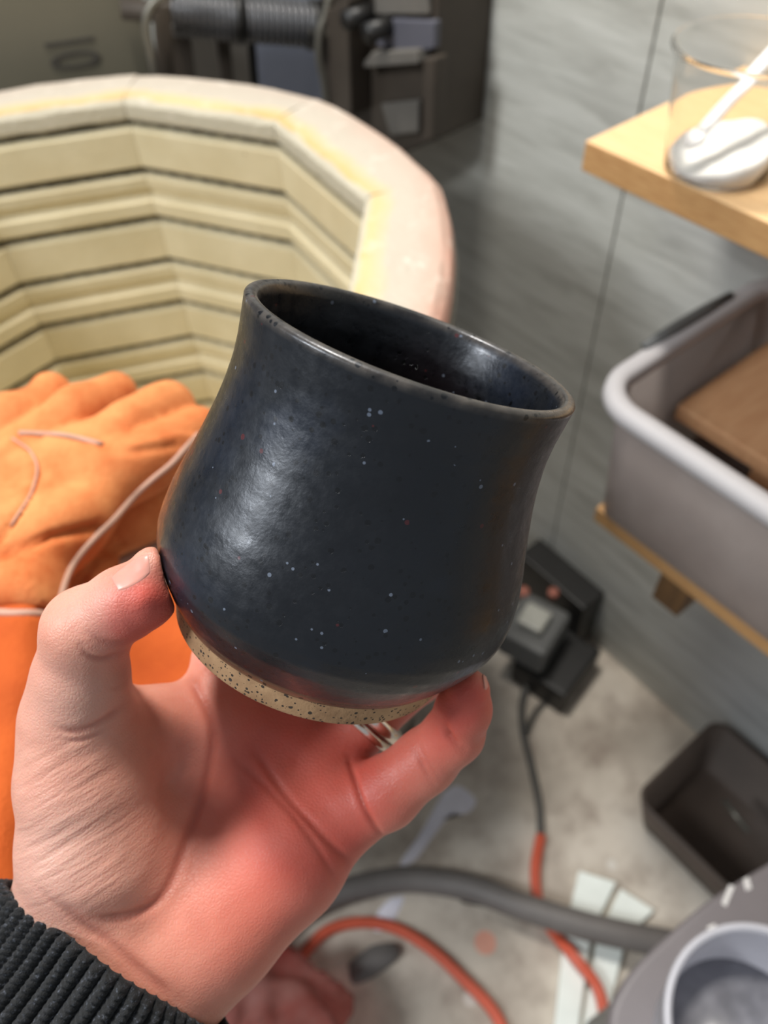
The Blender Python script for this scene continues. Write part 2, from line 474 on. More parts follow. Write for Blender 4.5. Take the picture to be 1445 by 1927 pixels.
BOARDW = plain('pale_board_paint', (240, 246, 240), .6, .05, 20)
BOARDE = plain('worn_board_edge', (120, 124, 120), .6, .1, 40)
TABLEG = plain('grey_tabletop', (128, 122, 124), .5, .08, 10)
PAILW = plain('white_pail_plastic', (208, 208, 216), .4, .04, 20)
SHADOWSHAPE = plain('dark_shadow_shape', (84, 72, 64), .6, .15, 12)  # dark tone of the shape added for a shadowy area
SPILL = plain('dried_white_slip', (228, 226, 236), .8, .08, 30)
def mat_bag():
    t = NT('red_tinted_film'); n = t.noise(14, 4, .6)
    return t.done(t.ramp(n, [(.3, lin((190, 96, 88))), (.7, lin((214, 160, 150)))]), .18, Transmission_Weight=.6, IOR=1.15)
BAGRED = mat_bag()
PANELW = plain('aged_white_plastic', (168, 168, 160), .4, .05, 30)
BUTTON = plain('faded_red_plastic', (176, 112, 96), .5, .05, 30)

# ================================================================== THE ROOM
WX = 0.72
def struct(name, V, Fc, m, smooth=False):
    o = obj_vf(name, V, Fc, m, None, smooth); o['kind'] = 'structure'; return o
struct('floor', *box_vf((-0.4, 0.6, -0.03), (3.6, 5.2, .06)), FLOOR)
# painted plywood panels with an open joint between them
seam = 0.505
w = merge([box_vf((WX + .012, (seam - .0012 - 2.0) / 2, 1.3), (.024, seam - .0012 + 2.0, 2.6)),
           box_vf((WX + .012, (seam + .0012 + 3.2) / 2, 1.3), (.024, 3.2 - seam - .0012, 2.6)),
           box_vf((WX + .034, .6, 1.3), (.02, 5.2, 2.6))])
bevel(struct('wall_right', *w, WALL), .0012)
struct('wall_back', *box_vf((-.72, 3.23, 1.3), (2.92, .06, 2.6)), BLUEGREY)

# ================================================================== KILN
KC = np.array([.109, .698]); KA = .824; KZ = 0.93; RI, RO = .320, .398; NS = 10
cs = math.cos(math.pi / NS)
def kdir(k): a = KA - k * 2 * math.pi / NS; return np.array([math.cos(a), math.sin(a)])
def kring(prof, gap=.0006, closed=True, rag=0.0, seed=0):
    """sides of a ten-sided ring, mitred with a hairline joint; prof = (radius to the corner, z)"""
    rnd = random.Random(seed); V, Fc, al = [], [], []
    NSUB = 8
    for k in range(NS):
        a, b = kdir(k), kdir(k + 1); e = (b - a) / np.linalg.norm(b - a); n = len(prof); s0 = len(V)
        for s in range(NSUB + 1):
            t = s / NSUB
            for j, (r, z) in enumerate(prof):
                q = a + (b - a) * t; p = KC + r * q * (1 + (.65 if r > RI + .05 else 0) * (1 / np.linalg.norm(q) - 1))
                if s == 0: p = p + e * gap
                if s == NSUB: p = p - e * gap
                V.append(np.array([p[0], p[1], z + rnd.uniform(-rag, rag)])); al.append((k, t, j))
        for s in range(NSUB):
            for j in range(n):
                j2 = (j + 1) % n
                Fc.append((s0 + s * n + j, s0 + s * n + j2, s0 + (s + 1) * n + j2, s0 + (s + 1) * n + j))
        Fc.append(tuple(s0 + j for j in range(n))); Fc.append(tuple(s0 + NSUB * n + n - 1 - j for j in range(n)))
    return V, Fc, al
kiln = empty('kiln', (KC[0], KC[1], 0.0), 'open ten-sided top-loading pottery kiln lined with pale yellow firebrick', 'kiln')
g = .012
# grooves (backs coloured dark as shade, hold the heating wire) and ledges, measured down from the rim
zs = [KZ - .0285, KZ - .087, KZ - .151, KZ - .213, KZ - .281, KZ - .343, KZ - .410, KZ - .472, KZ - .54]
rimp = [(RI + .002, KZ - .0245), (RI, KZ - .020), (RI, KZ - .006), (RI + .006, KZ), (RI + .03, KZ + .001), (RO - .012, KZ), (RO - .003, KZ - .006), (RO, KZ - .016), (RO, KZ - .0245)]
V, Fc, al = kring(rimp, .0002, rag=.0012, seed=3)
o = obj_vf('brick_rim', V, Fc, RIM, kiln, False)
P = np.array([v.co[:] for v in o.data.vertices]); d = P[:, :2] - KC; 
rad = np.array([rimp[a[2]][0] for a in al]); attr(o.data, 'across', np.where([rimp[a[2]][1] < KZ - .005 and rimp[a[2]][0] < RI + .004 for a in al], -.25, np.clip((rad - RI) / (RO - RI), 0, 1)))
an = np.array([a[0] + a[1] for a in al]); attr(o.data, 'around', np.clip(1 - np.abs(((an + 1.0) % 10) - 4.0) / 4.0, 0, 1))
bevel(o, .0015)
for i in range(len(zs) - 1):
    z1, z0 = zs[i] - g / 2 + .002, zs[i + 1] + g / 2
    if i % 2 == 0:
        pr = [(RI + .001, z0), (RI, z0 + .003), (RI, z1 - .004), (RI + .004, z1), (RO - .004, z1), (RO - .004, z0)]
    else:
        zm = z1 - (z1 - z0) * .50
        pr = [(RI + .001, z0), (RI - .001, z0 + .004), (RI - .001, zm - .007), (RI + .007, zm), (RI + .006, zm + .006), (RI + .001, zm + .010), (RI, z1 - .004), (RI + .004, z1), (RO - .004, z1), (RO - .004, z0)]
    V, Fc, al = kring(pr, .0002, rag=.0004, seed=10 + i)
    bevel(obj_vf('brick_course', V, Fc, BRICK, kiln, False), .0006)
zb = zs[-1] + g / 2
V, Fc, al = kring([(RI, .43), (RI, zb - .004), (RI + .003, zb - .003), (RO - .004, zb - .003), (RO - .004, .43)], .0007)
obj_vf('brick_course', V, Fc, BRICK, kiln, False)
for i, z in enumerate(zs):
    pts = []
    for k in range(NS):
        a, b = KC + (RI + .0085) * kdir(k), KC + (RI + .0085) * kdir(k + 1)
        for t in np.linspace(0, 1, 26, endpoint=False): pts.append(np.append(a + (b - a) * t, z + .0015 * math.sin(t * 26 * 2.1)))
    pts.append(pts[0])
    obj_vf('heating_element', *tube_vf(pts, .0021, 6, False), WIRE_SHADE, kiln)
    # back of the groove, coloured dark to stand in for the recess shade
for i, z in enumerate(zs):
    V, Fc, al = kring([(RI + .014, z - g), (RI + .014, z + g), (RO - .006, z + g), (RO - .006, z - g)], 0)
    obj_vf('shaded_groove_back', V, Fc, WIRE_SHADE, kiln, False)
fl = [np.append(KC + (RI + .004) * kdir(k), .435) for k in range(NS)] + [np.append(KC + (RI + .004) * kdir(k), .40) for k in range(NS)]
obj_vf('brick_floor', fl, [tuple(range(NS)), tuple(range(2 * NS - 1, NS - 1, -1))] + [(k, (k + 1) % NS, NS + (k + 1) % NS, NS + k) for k in range(NS)], BRICK, kiln, False)
V, Fc, al = kring([(RO, .39), (RO, KZ - .026), (RO + .0025, KZ - .026), (RO + .0025, .39)], 0)
obj_vf('steel_jacket', V, Fc, STEEL, kiln, False)
for k in range(0, NS, 3):
    p = KC + (RO - .05) * kdir(k); obj_vf('leg', *tube_vf([(p[0], p[1], .0), (p[0], p[1], .385)], .02, 12), DARKMET, kiln)
base = [np.append(KC + RO * kdir(k), .382) for k in range(NS)] + [np.append(KC + RO * kdir(k), .43) for k in range(NS)]
obj_vf('base_plate', base, [tuple(range(NS)), tuple(range(2 * NS - 1, NS - 1, -1))] + [(k, (k + 1) % NS, NS + (k + 1) % NS, NS + k) for k in range(NS)], STEEL, kiln, False)

# hinge side: along the edge between corners -1 and 0
ha, hb = KC + RO * kdir(-1), KC + RO * kdir(0); he = (hb - ha) / np.linalg.norm(hb - ha); hn = np.array([he[1], -he[0]])
if hn @ (ha - KC) < 0: hn = -hn
hn3 = np.append(hn, 0); hd = hn @ ha
def hp(px, py, off): return atplane(px, py, hn3, hd + off)
def slab(name, pix, off, th, m, parent, bev=.002):
    """a plate standing parallel to the hinge side, its outline given, th thick"""
    A = [hp(x, y, off) for x, y in pix]; B = [p + hn3 * th for p in A]; n = len(A)
    o = obj_vf(name, A + B, [tuple(range(n)), tuple(range(2 * n - 1, n - 1, -1))] + [(k, (k + 1) % n, n + (k + 1) % n, n + k) for k in range(n)], m, parent, False)
    return bevel(o, bev)
def part_empty(name, loc, parent):
    o = bpy.data.objects.new(name, None); COL.objects.link(o); o.empty_display_size = .02; o.parent = parent; o.location = Vector(loc) - parent.location
    bpy.context.view_layer.update(); return o
lid = part_empty('lid_hinge', tuple(hp(430, 150, .06)), kiln)
sA, sB = hp(322, 24, .07), hp(588, 47, .07)
ax = (sB - sA); Ls = np.linalg.norm(ax); ax /= Ls; Mf = frame(ax)
for q, (t0, t1) in enumerate(((0, .44), (.47, 1.0))):
    turns = 10 if q == 0 else 12; pts = []
    for i in range(turns * 18 + 1):
        t = i / (turns * 18); a = t * turns * 2 * math.pi
        pts.append(sA + ax * Ls * (t0 + (t1 - t0) * t) + Mf @ np.array([.0235 * math.cos(a), .0235 * math.sin(a), 0]))
    obj_vf('coil_spring', *tube_vf(pts, .0038, 8), SPRING, lid)
obj_vf('hinge_rod', *tube_vf([sA - ax * .06, sB + ax * .05], .012, 16), DARKMET, lid)
cc = sA + ax * Ls * .455; obj_vf('spring_collar', *tube_vf([cc - ax * .008, cc + ax * .008], .029, 28), BLACKPL, lid)
cc = sB + ax * .002; obj_vf('spring_collar', *tube_vf([cc - ax * .008, cc + ax * .008], .029, 28), BLACKPL, lid)
def strip(name, pix, off, w, m, parent):
    P = smooth_path([hp(x, y, off) for x, y in pix], 6); return obj_vf(name, *tube_vf(P, w, 10), m, parent)
strip('side_flange', [(330, -14), (296, 0), (278, 26), (276, 60), (284, 100), (296, 170)], .02, .0055, STEEL, lid)
strip('side_flange', [(622, -10), (612, 30), (602, 62), (601, 110), (610, 150), (616, 200)], .02, .0055, STEEL, lid)
slab('hinge_arm', [(322, 60), (358, 62), (372, 175), (322, 175)], .10, .02, DARKMET, lid)
slab('hinge_arm', [(406, 60), (432, 62), (442, 175), (418, 175)], .10, .02, DARKMET, lid)
slab('hinge_arm', [(466, 66), (480, 66), (490, 190), (476, 190)], .10, .02, BLACKPL, lid)
slab('side_plate', [(286, 10), (322, 10), (330, 175), (298, 175)], .035, .004, DARKMET, lid)
slab('backing_plate', [(352, 30), (470, 30), (480, 200), (360, 200)], .16, .004, GREYMET, lid)
slab('backing_plate', [(470, -60), (610, -60), (625, 230), (480, 230)], .16, .004, BLUEGREY, lid)
bolt = hp(596, 60, .05); obj_vf('bolt', *tube_vf([bolt - ax * .01, bolt + ax * .014], .008, 6), STEEL, lid, False)
panel = part_empty('lid', tuple(hp(100, 100, .09)), kiln)
slab('lid_plate', [(-260, -120), (262, -120), (268, 30), (292, 210), (-260, 260)], .09, .03, PANEL, panel)
def on_panel(px, py): return hp(px, py, .0885)
tc = bpy.data.curves.new('stencil_mark', 'FONT'); tc.body = '10'; tc.align_x = 'CENTER'; tc.align_y = 'CENTER'; tc.size = .062; tc.extrude = .0003; tc.space_character = .95
to = bpy.data.objects.new('stencil_mark', tc); COL.objects.link(to)
c0 = on_panel(131, 97); dn = on_panel(143, 135) - on_panel(118, 62); dn /= np.linalg.norm(dn); upv = np.cross(-hn3, dn)
Mm = np.array([dn * .72, upv * 1.45, -hn3]).T
to.matrix_world = Matrix(((Mm[0][0], Mm[0][1], Mm[0][2], c0[0]), (Mm[1][0], Mm[1][1], Mm[1][2], c0[1]), (Mm[2][0], Mm[2][1], Mm[2][2], c0[2]), (0, 0, 0, 1)))
tc.materials.append(DARKPAINT)
bpy.context.view_layer.update(); dg = bpy.context.evaluated_depsgraph_get(); tm = bpy.data.meshes.new_from_object(to.evaluated_get(dg)); mw = to.matrix_world.copy()
bpy.data.objects.remove(to); tm.transform(mw); mk = link('stencil_mark', tm, [], panel)

ctl = empty('control_box', tuple(atx(740, 160, .655)), 'dark brown steel box with brackets and knobs mounted on the grey wall behind the kiln', 'control box')
def wslab(name, pix, x, th, m, parent, bev=.002):
    A = [atx(px, py, x) for px, py in pix]; B = [p + np.array([th, 0, 0]) for p in A]; n = len(A)
    o = obj_vf(name, A + B, [tuple(range(n)), tuple(range(2 * n - 1, n - 1, -1))] + [(k, (k + 1) % n, n + (k + 1) % n, n + k) for k in range(n)], m, parent, False)
    return bevel(o, bev)
wslab('housing', [(600, -160), (826, -160), (822, 60), (816, 262), (760, 290), (640, 320), (606, 240), (604, 120)], .635, .084, DARKMET, ctl)
wslab('cover_plate', [(704, -60), (800, -60), (806, 28), (704, 28)], .627, .007, GREYMET, ctl)
wslab('cover_plate', [(708, 34), (818, 40), (816, 92), (780, 100), (708, 88)], .624, .010, SLATE, ctl)
wslab('bracket', [(684, 116), (700, 98), (782, 94), (786, 120), (684, 128)], .614, .020, GREYMET, ctl)
wslab('bracket', [(716, 196), (788, 188), (786, 250), (734, 256)], .627, .007, GREYMET, ctl)
wslab('bracket', [(612, 20), (654, 0), (660, 220), (626, 206)], .600, .034, DARKMET, ctl)
wslab('bracket', [(796, 110), (818, 110), (814, 262), (794, 270)], .614, .020, DARKMET, ctl)
for (x, y) in ((650, 39), (689, 63)):
    p = atx(x, y, .591); obj_vf('knob', *tube_vf([p, p + np.array([.045, 0, 0])], .011, 16), BLACKPL, ctl)

# ================================================================== SHELVES AND WHAT STANDS ON THEM
SZ = 1.0                                         # top of the upper shelf
e0 = atz(1098, 266, SZ); sx = e0[0]; sy = e0[1]
sh = empty('wall_shelf', (WX - .02, sy - .4, SZ - .014), 'pale wooden wall shelf carrying the clear plastic cup', 'shelf')
V, Fc = box_vf(((sx + .002 + WX) / 2, sy / 2 - .35, SZ - .0125), (WX - sx - .002, sy + .7, .025))
o = obj_vf('board', V, Fc, [SHELFWOOD, RAWEDGE], sh, False)
for p in o.data.polygons:
    if abs(p.normal.z) < .5: p.material_index = 1
bevel(o, .0015)
obj_vf('bracket', *merge([box_vf((WX - .005, -.3, SZ - .10), (.006, .03, .15)), box_vf((WX - .09, -.3, SZ - .028), (.17, .03, .006))]), STEEL, sh, False)

T0 = atz(1143, 952, .70); LZ = .70
l0 = atx(1143, 952, .462)
sh2 = empty('wall_shelf', (WX - .02, l0[1] - .4, l0[2] - .01), 'narrow brown wooden shelf under the milky plastic tub', 'shelf')
LZ = l0[2]
o = obj_vf('board', *box_vf(((.452 + WX) / 2, (l0[1] + .006) / 2 - .35, LZ - .010), (WX - .452, l0[1] + .006 + .7, .020)), RAWEDGE, sh2, False); bevel(o, .0012)
b1 = atx(1268, 1080, .60); 
obj_vf('brace', *box_vf((.49, .178, LZ - .052), (.040, .032, .072)), BRACEWOOD, sh2, False)
obj_vf('bracket', *merge([box_vf((WX - .004, .206, LZ - .09), (.006, .024, .15)), box_vf((.598, .206, LZ - .019), (.24, .024, .005)), box_vf((.482, .206, LZ - .036), (.006, .024, .036))]), GREYMET, sh2, False)

# clear cup of white powder
ccx, ccy = atz(1345, 318, SZ)[:2]
cup2 = empty('plastic_cup', (ccx, ccy, SZ + .0005), 'clear plastic cup holding white powder, standing on the upper shelf', 'cup')
I3 = np.eye(3)
hC = .086; rb, rt = .0385, .0490
prof = [(0.0001, .0), (rb - .004, .0), (rb, .003)] + [(rb + (rt - rb) * t, .003 + (hC - .003) * t) for t in (.25, .5, .75, .97)] + [(rt + .003, hC - .002), (rt + .0032, hC), (rt + .001, hC + .001), (rt - .001, hC)]
inn = [(r - .001, max(z, .0012)) for r, z in prof[::-1] if z < hC - .003 and r > .01] + [(.0001, .0013)]
obj_vf('cup_body', *lathe_vf(prof + inn, I3, (ccx, ccy, SZ + .0005), 72), CLEAR, cup2)
pr_p = [(.0001, .017)] + [((rb - .001) * t, .017) for t in (.25, .5, .75, .92, 1.0)] + [(rb - .0016, .004), (.0001, .0030)]
powd = obj_vf('powder', *lathe_vf(pr_p, I3, (ccx, ccy, SZ + .0005), 48), WHITE, None)
tag(powd, 'heap of white powder in the bottom of the clear cup', 'powder', kind='stuff')
for v in powd.data.vertices:
    if v.co.z > SZ + .012:
        u_, w_ = (v.co.x - ccx) / rb, (v.co.y - ccy) / rb
        v.co.z += .008 * u_ - .006 * w_ + .0012 * math.sin(9 * u_) * math.cos(7 * w_)

spn = empty('plastic_spoon', (ccx, ccy, SZ + .025), 'white plastic spoon leaning in the cup of powder', 'spoon')
sp0 = np.array([ccx - .028, ccy + .004, SZ + .034]); sp1 = np.array([ccx + .062, ccy - .010, SZ + .104])
obj_vf('handle', *tube_vf(smooth_path([sp0, (sp0 + sp1) / 2 + [0, 0, .002], sp1], 6), .0058, 10, flat=.45), WHITEPL, spn)
dv = (sp0 - sp1) / np.linalg.norm(sp0 - sp1)
bw = []
obj_vf('bowl', *tube_vf([sp0 + dv * t for t in np.linspace(-.006, .012, 9)], [.003, .005, .0068, .0078, .0082, .008, .0068, .0045, .001], 12, flat=.35), WHITEPL, spn)

# milky tub with a board in it
TZ = LZ + .150
c0 = atz(1118, 748, TZ); tx0, ty0 = c0[0] + .002, c0[1] + .018
tub = empty('plastic_tub', ((tx0 + WX) / 2, ty0 - .25, LZ + .001), 'milky translucent plastic storage tub with a rolled rim, on the lower shelf', 'tub')
def rrect(x0, x1, y0, y1, r, z, n=8):
    out = []
    for (cx0, cy0, a0) in ((x1 - r, y1 - r, 0), (x0 + r, y1 - r, 90), (x0 + r, y0 + r, 180), (x1 - r, y0 + r, 270)):
        for i in range(n + 1):
            a = math.radians(a0 + 90 * i / n); out.append(np.array([cx0 + r * math.cos(a), cy0 + r * math.sin(a), z]))
    return out
def loft(rings, close=True, capb=True):
    V, Fc = [], []; n = len(rings[0])
    for r in rings: V += list(r)
    for j in range(len(rings) - 1):
        for k in range(n): Fc.append((j * n + k, j * n + (k + 1) % n, (j + 1) * n + (k + 1) % n, (j + 1) * n + k))
    if capb: Fc.append(tuple(range(n - 1, -1, -1))); Fc.append(tuple((len(rings) - 1) * n + k for k in range(n)))
    return V, Fc
x1, y0 = WX - .006, ty0 - .52
def rg(ins, z, r, iy=0): return rrect(tx0 + ins, x1 - ins, y0 + ins, ty0 - ins - iy, r, z)
obj_vf('tub_wall', *loft([rg(.018, LZ + .001, .02, .018), rg(.015, LZ + .004, .024, .018), rg(.014, TZ - .004, .035), rg(.017, TZ - .004, .033), rg(.018, LZ + .006, .024, .018), rg(.020, LZ + .004, .022, .018)]), MILKY, tub)
obj_vf('rolled_rim', *loft([rg(.014, TZ - .016, .03), rg(.004, TZ - .018, .046), rg(0, TZ - .012, .05), rg(.001, TZ - .004, .05), rg(.006, TZ, .046), rg(.015, TZ, .038), rg(.020, TZ - .004, .028), rg(.019, TZ - .016, .028), rg(.014, TZ - .016, .03)], capb=False), MILKRIM, tub)
lA, lB = atz(1212, 652, TZ + .001), atz(1375, 556, TZ + .001)
obj_vf('latch', *tube_vf([lA, (lA * 2 + lB) / 3, (lA + 2 * lB) / 3, lB], [.004, .006, .006, .004], 8), GREYPL, tub)
q0 = atz(1275, 760, LZ + .085)
Mb = rotz(0)
bd = obj_vf('wooden_board', *box_vf((q0[0] + .10, q0[1] - .18, LZ + .075), (.2, .36, .018)), TUBWOOD, None, False); bevel(bd, .002)
tag(bd, 'brown wooden board lying inside the milky tub', 'board')
bd2 = obj_vf('wooden_block', *box_vf((q0[0] + .10, q0[1] - .20, LZ + .035), (.12, .25, .06)), TUBWOOD, None, False); bevel(bd2, .002)
tag(bd2, 'wooden block under the brown board inside the milky tub', 'block')

# ================================================================== FLOOR LEVEL
def fz(px, py, z=0.0): return atz(px, py, z)
pb = empty('power_supply', tuple(atz(1040, 1190, .05)), 'black electrical box at the foot of the grey wall with a grey plug on it', 'electrical box')
pc = atz(1040, 1185, .06)
def wbox(name, c, s, m, par, ang=0, bev=.003): return bevel(obj_vf(name, *box_vf(c, s, rotz(ang)), m, par, False), bev)
pw0 = atx(1010, 1060, WX - .03); pw1 = atx(1085, 1160, WX - .03)
wbox('back_box', (WX - .028, (pw0[1] + pw1[1]) / 2, .085), (.054, abs(pw0[1] - pw1[1]) + .05, .15), BLACKPL, pb)
pl = atz(1010, 1170, .15); wbox('transformer', (pl[0] - .005, pl[1], .12), (.10, .09, .07), GREYPL, pb, .3, .008)
pl2 = atz(1005, 1165, .165); wbox('face_plate', pl2, (.045, .045, .018), PANELW, pb, .3, .004)
for (x, y) in ((985, 1118), (1040, 1120)):
    p = atz(x, y, .15); obj_vf('red_button', *tube_vf([p, p + [0, 0, .012]], .009, 14), BUTTON, pb)
pl3 = atz(1060, 1250, .04); wbox('lower_box', (pl3[0] - .01, pl3[1] + .01, .035), (.12, .11, .07), BLACKPL, pb, .2, .006)

def cable(name, pix, z, r, m, label, cat, parent=None, n=10):
    zz = z if isinstance(z, (list, tuple)) else [z] * len(pix)
    P = smooth_path([fz(x, y, q) for (x, y), q in zip(pix, zz)], n)
    o = obj_vf(name, *tube_vf(P, r, 12), m, parent)
    if label: tag(o, label, cat)
    return o
cable('power_cable', [(1065, 1225), (1010, 1262), (985, 1310), (984, 1370), (1000, 1440), (1014, 1510), (1018, 1575)], [.06, .03, .01, .007, .007, .007, .007], .0065, CORDG, 'dark grey power cable running from the wall box across the floor', 'cable')
cable('power_cable', [(1100, 1262), (1055, 1300), (1012, 1335), (990, 1375)], [.05, .006, .006, .02], .005, CORDG, 'short grey cable branching off below the black wall box', 'cable')
cable('extension_cord', [(1018, 1572), (1008, 1630), (1012, 1690), (1035, 1745), (1080, 1800), (1125, 1860), (1140, 1935), (1150, 2050)], [.007, .009, .0095, .012, .030, .030, .030, .02], .0085, CORDR, 'orange-red extension cord crossing the pale boards', 'cord')
cable('extension_cord', [(560, 1810), (610, 1755), (670, 1736), (740, 1745), (810, 1785), (880, 1850), (930, 1905), (965, 1980)], .0085, .0085, CORDR, 'orange-red cord looping over the floor right of the wrist', 'cord')
cable('hose', [(500, 1770), (570, 1712), (650, 1676), (760, 1655), (880, 1670), (980, 1705), (1100, 1742), (1200, 1765), (1330, 1790)], [.02, .02, .02, .02, .03, .048, .06, .06, .04], .0195, HOSE, 'thick grey hose lying across the concrete floor', 'hose')
cable('metal_bar', [(868, 1692), (960, 1712), (1060, 1748), (1160, 1775), (1230, 1780)], [.006, .020, .030, .030, .03], .005, BLACKPL, 'thin black rod lying along the grey hose', 'rod', n=6)

def flat_board(name, pix, z, th, m, label, cat, group=None, wavy=0):
    A = [fz(x, y, z + th) for x, y in pix]; B = [a - np.array([0, 0, th]) for a in A]; n = len(A)
    o = obj_vf(name, A + B, [tuple(range(n)), tuple(range(2 * n - 1, n - 1, -1))] + [(k, (k + 1) % n, n + (k + 1) % n, n + k) for k in range(n)], m, None, False)
    tag(o, label, cat, group); return bevel(o, .0015)
flat_board('painted_board', [(1090, 1638), (1160, 1660), (1112, 1760), (1088, 1945), (1075, 2080), (1018, 2080), (1042, 1945), (1062, 1760)], 0, .018, BOARDW, 'pale painted board on the floor, the left one of the crossed pair', 'board')
flat_board('painted_board', [(1168, 1672), (1232, 1712), (1178, 1765), (1136, 1945), (1120, 2080), (1082, 2080), (1095, 1945), (1124, 1765)], .0, .014, BOARDW, 'pale painted board on the floor, the right one beside the grey table', 'board')
def blob(pix, z, th, m, name, label, cat):
    P = smooth_path([fz(x, y, z) for x, y in pix] + [fz(*pix[0], z)], 8)[:-1]; n = len(P); c = P.mean(0)
    V = list(P) + [p * .85 + c * .15 + np.array([0, 0, th]) for p in P] + [c + np.array([0, 0, th])]
    Fc = [(k, (k + 1) % n, n + (k + 1) % n, n + k) for k in range(n)] + [(n + k, n + (k + 1) % n, 2 * n) for k in range(n)]
    o = obj_vf(name, V, Fc, m, None, True); tag(o, label, cat); return o
blob([(835, 1490), (862, 1478), (895, 1505), (880, 1530), (850, 1532), (815, 1575), (780, 1620), (752, 1625), (790, 1570), (812, 1530)], .0, .0025, SPILL, 'dried_spill', 'whitish dried slip spill on the floor beside the little finger', 'spill')
blob([(735, 1690), (760, 1690), (735, 1740), (705, 1752), (712, 1715)], .0, .0025, SPILL, 'dried_spill', 'small whitish spill between the grey hose and the orange loop', 'spill')
blob([(655, 1815), (700, 1780), (745, 1775), (752, 1800), (710, 1835), (665, 1852)], .0, .02, HOSE, 'rubber_pad', 'small dark grey rubber pad on the floor inside the orange loop', 'pad')
rb_ = fz(1215, 1635, 0); 
# bin-shaped stand-in for a shadowy area and low cart on the right
db = empty('shadow_shape', tuple(fz(1350, 1540, 0)), 'dark brown bin-like shape put in for the shadowy area on the floor in the corner by the wall', 'shadow shape')
bx = fz(1330, 1520, .0)
def bin_rings(c, sx_, sy_, h, th):
    def q(ins, z, r): return rrect(c[0] - sx_ / 2 + ins, c[0] + sx_ / 2 - ins, c[1] - sy_ / 2 + ins, c[1] + sy_ / 2 - ins, r, z)
    return [q(.02, 0.001, .02), q(0, h, .025), q(th, h, .022), q(.02 + th, .008, .018)]
bc = (WX - .115, fz(1330, 1500, .1)[1] - .05)
obj_vf('shadow_shape_wall', *loft(bin_rings(bc, .20, .24, .11, .006)), SHADOWSHAPE, db)
hA, hB = fz(1362, 1505, .115), fz(1408, 1565, .115)
obj_vf('glint_bar', *tube_vf([hA, hB], .0045, 8), STEEL, db)  # steel bar put in for a metal glint

TGZ = .42
cart = empty('utility_table', tuple(fz(1400, 1850, TGZ)), 'grey paint-spattered table with a rounded corner, under the white pail', 'table')
out = [(1445 + 120, 1560), (1445, 1625), (1340, 1690), (1262, 1755), (1200, 1815), (1168, 1860), (1150, 1905), (1152, 1960), (1180, 2100), (1565, 2100)]
P = smooth_path([fz(x, y, TGZ) for x, y in out], 6); n = len(P)
V = list(P) + [p - np.array([0, 0, .03]) for p in P]
o = obj_vf('tabletop', V, [tuple(range(n)), tuple(range(2 * n - 1, n - 1, -1))] + [(k, (k + 1) % n, n + (k + 1) % n, n + k) for k in range(n)], TABLEG, cart, False); bevel(o, .006, 3)
cen = P.mean(0)
for (x, y) in ((1250, 1850), (1500, 1680), (1260, 2060), (1520, 2060)):
    p = fz(x, y, TGZ); obj_vf('leg', *tube_vf([(p[0], p[1], 0), (p[0], p[1], TGZ - .028)], .014, 12), GREYMET, cart)
for (pp) in ([(1358, 1700), (1372, 1665), (1382, 1668), (1366, 1706)], [(1398, 1655), (1408, 1650), (1414, 1672), (1404, 1676)], [(1330, 1745), (1345, 1738), (1350, 1752), (1338, 1758)]):
    A = [fz(x, y, TGZ + .0006) for x, y in pp]; B = [a - np.array([0, 0, .0006]) for a in A]
    obj_vf('paint_splash', A + B, [(0, 1, 2, 3), (7, 6, 5, 4)] + [(k, (k + 1) % 4, 4 + (k + 1) % 4, 4 + k) for k in range(4)], WHITEPL, cart, False)
PZ = TGZ + .12
pc_ = fz(1452, 1952, PZ); re_ = np.linalg.norm((fz(1250, 1905, PZ) - pc_)[:2])
pail = empty('pail', (pc_[0], pc_[1], TGZ + .001), 'white round plastic pail standing on the grey table, bottom right', 'pail')
R0 = re_
pp = [(.0001, 0), (R0 * .80, 0), (R0 * .82, .004), (R0 * .95, .108), (R0 * .985, .110), (R0, .114), (R0, .119), (R0 * .985, .121), (R0 * .93, .119), (R0 * .915, .112), (R0 * .785, .006), (.0001, .005)]
obj_vf('pail_body', *lathe_vf(pp, I3, (pc_[0], pc_[1], TGZ + .001), 96), PAILW, pail)
t_ = NT('cloudy_slip'); nn = t_.noise(14, 4, .6); SLIPM = t_.done(t_.ramp(nn, [(.35, lin((116, 116, 122))), (.65, lin((176, 176, 184)))]), .3)
o = obj_vf('cloudy_water', *lathe_vf([(.0001, .040), (R0 * .83, .040), (R0 * .815, .022), (.0001, .021)], I3, (pc_[0], pc_[1], TGZ + .001), 64), SLIPM, None)
tag(o, 'cloudy grey-white liquid in the white pail', 'liquid', kind='stuff')

# crumpled red plastic bag under the wrist
def bag():
    N = 46; V, Fc = [], []; rnd = random.Random(5)
    c = fz(470, 1975, .09); Rb = .125
    for i in range(N):
        th = math.pi * i / (N - 1)
        for j in range(N):
            a = 2 * math.pi * j / N
            d_ = np.array([math.sin(th) * math.cos(a), math.sin(th) * math.sin(a), math.cos(th)])
            k_ = 1 + .10 * math.sin(5 * a + 3 * math.cos(4 * th)) * math.sin(th) + .06 * math.sin(11 * a + 7 * th) * math.sin(th) + .05 * math.sin(9 * th + 4 * a)
            V.append(c + d_ * k_ * np.array([Rb, Rb * .9, .085]))
    for i in range(N - 1):
        for j in range(N): Fc.append((i * N + j, i * N + (j + 1) % N, (i + 1) * N + (j + 1) % N, (i + 1) * N + j))
    o = obj_vf('plastic_bag', V, Fc, BAGRED, None); tag(o, 'crumpled translucent red plastic bag on the floor below the wrist', 'bag')
    return o
bag()

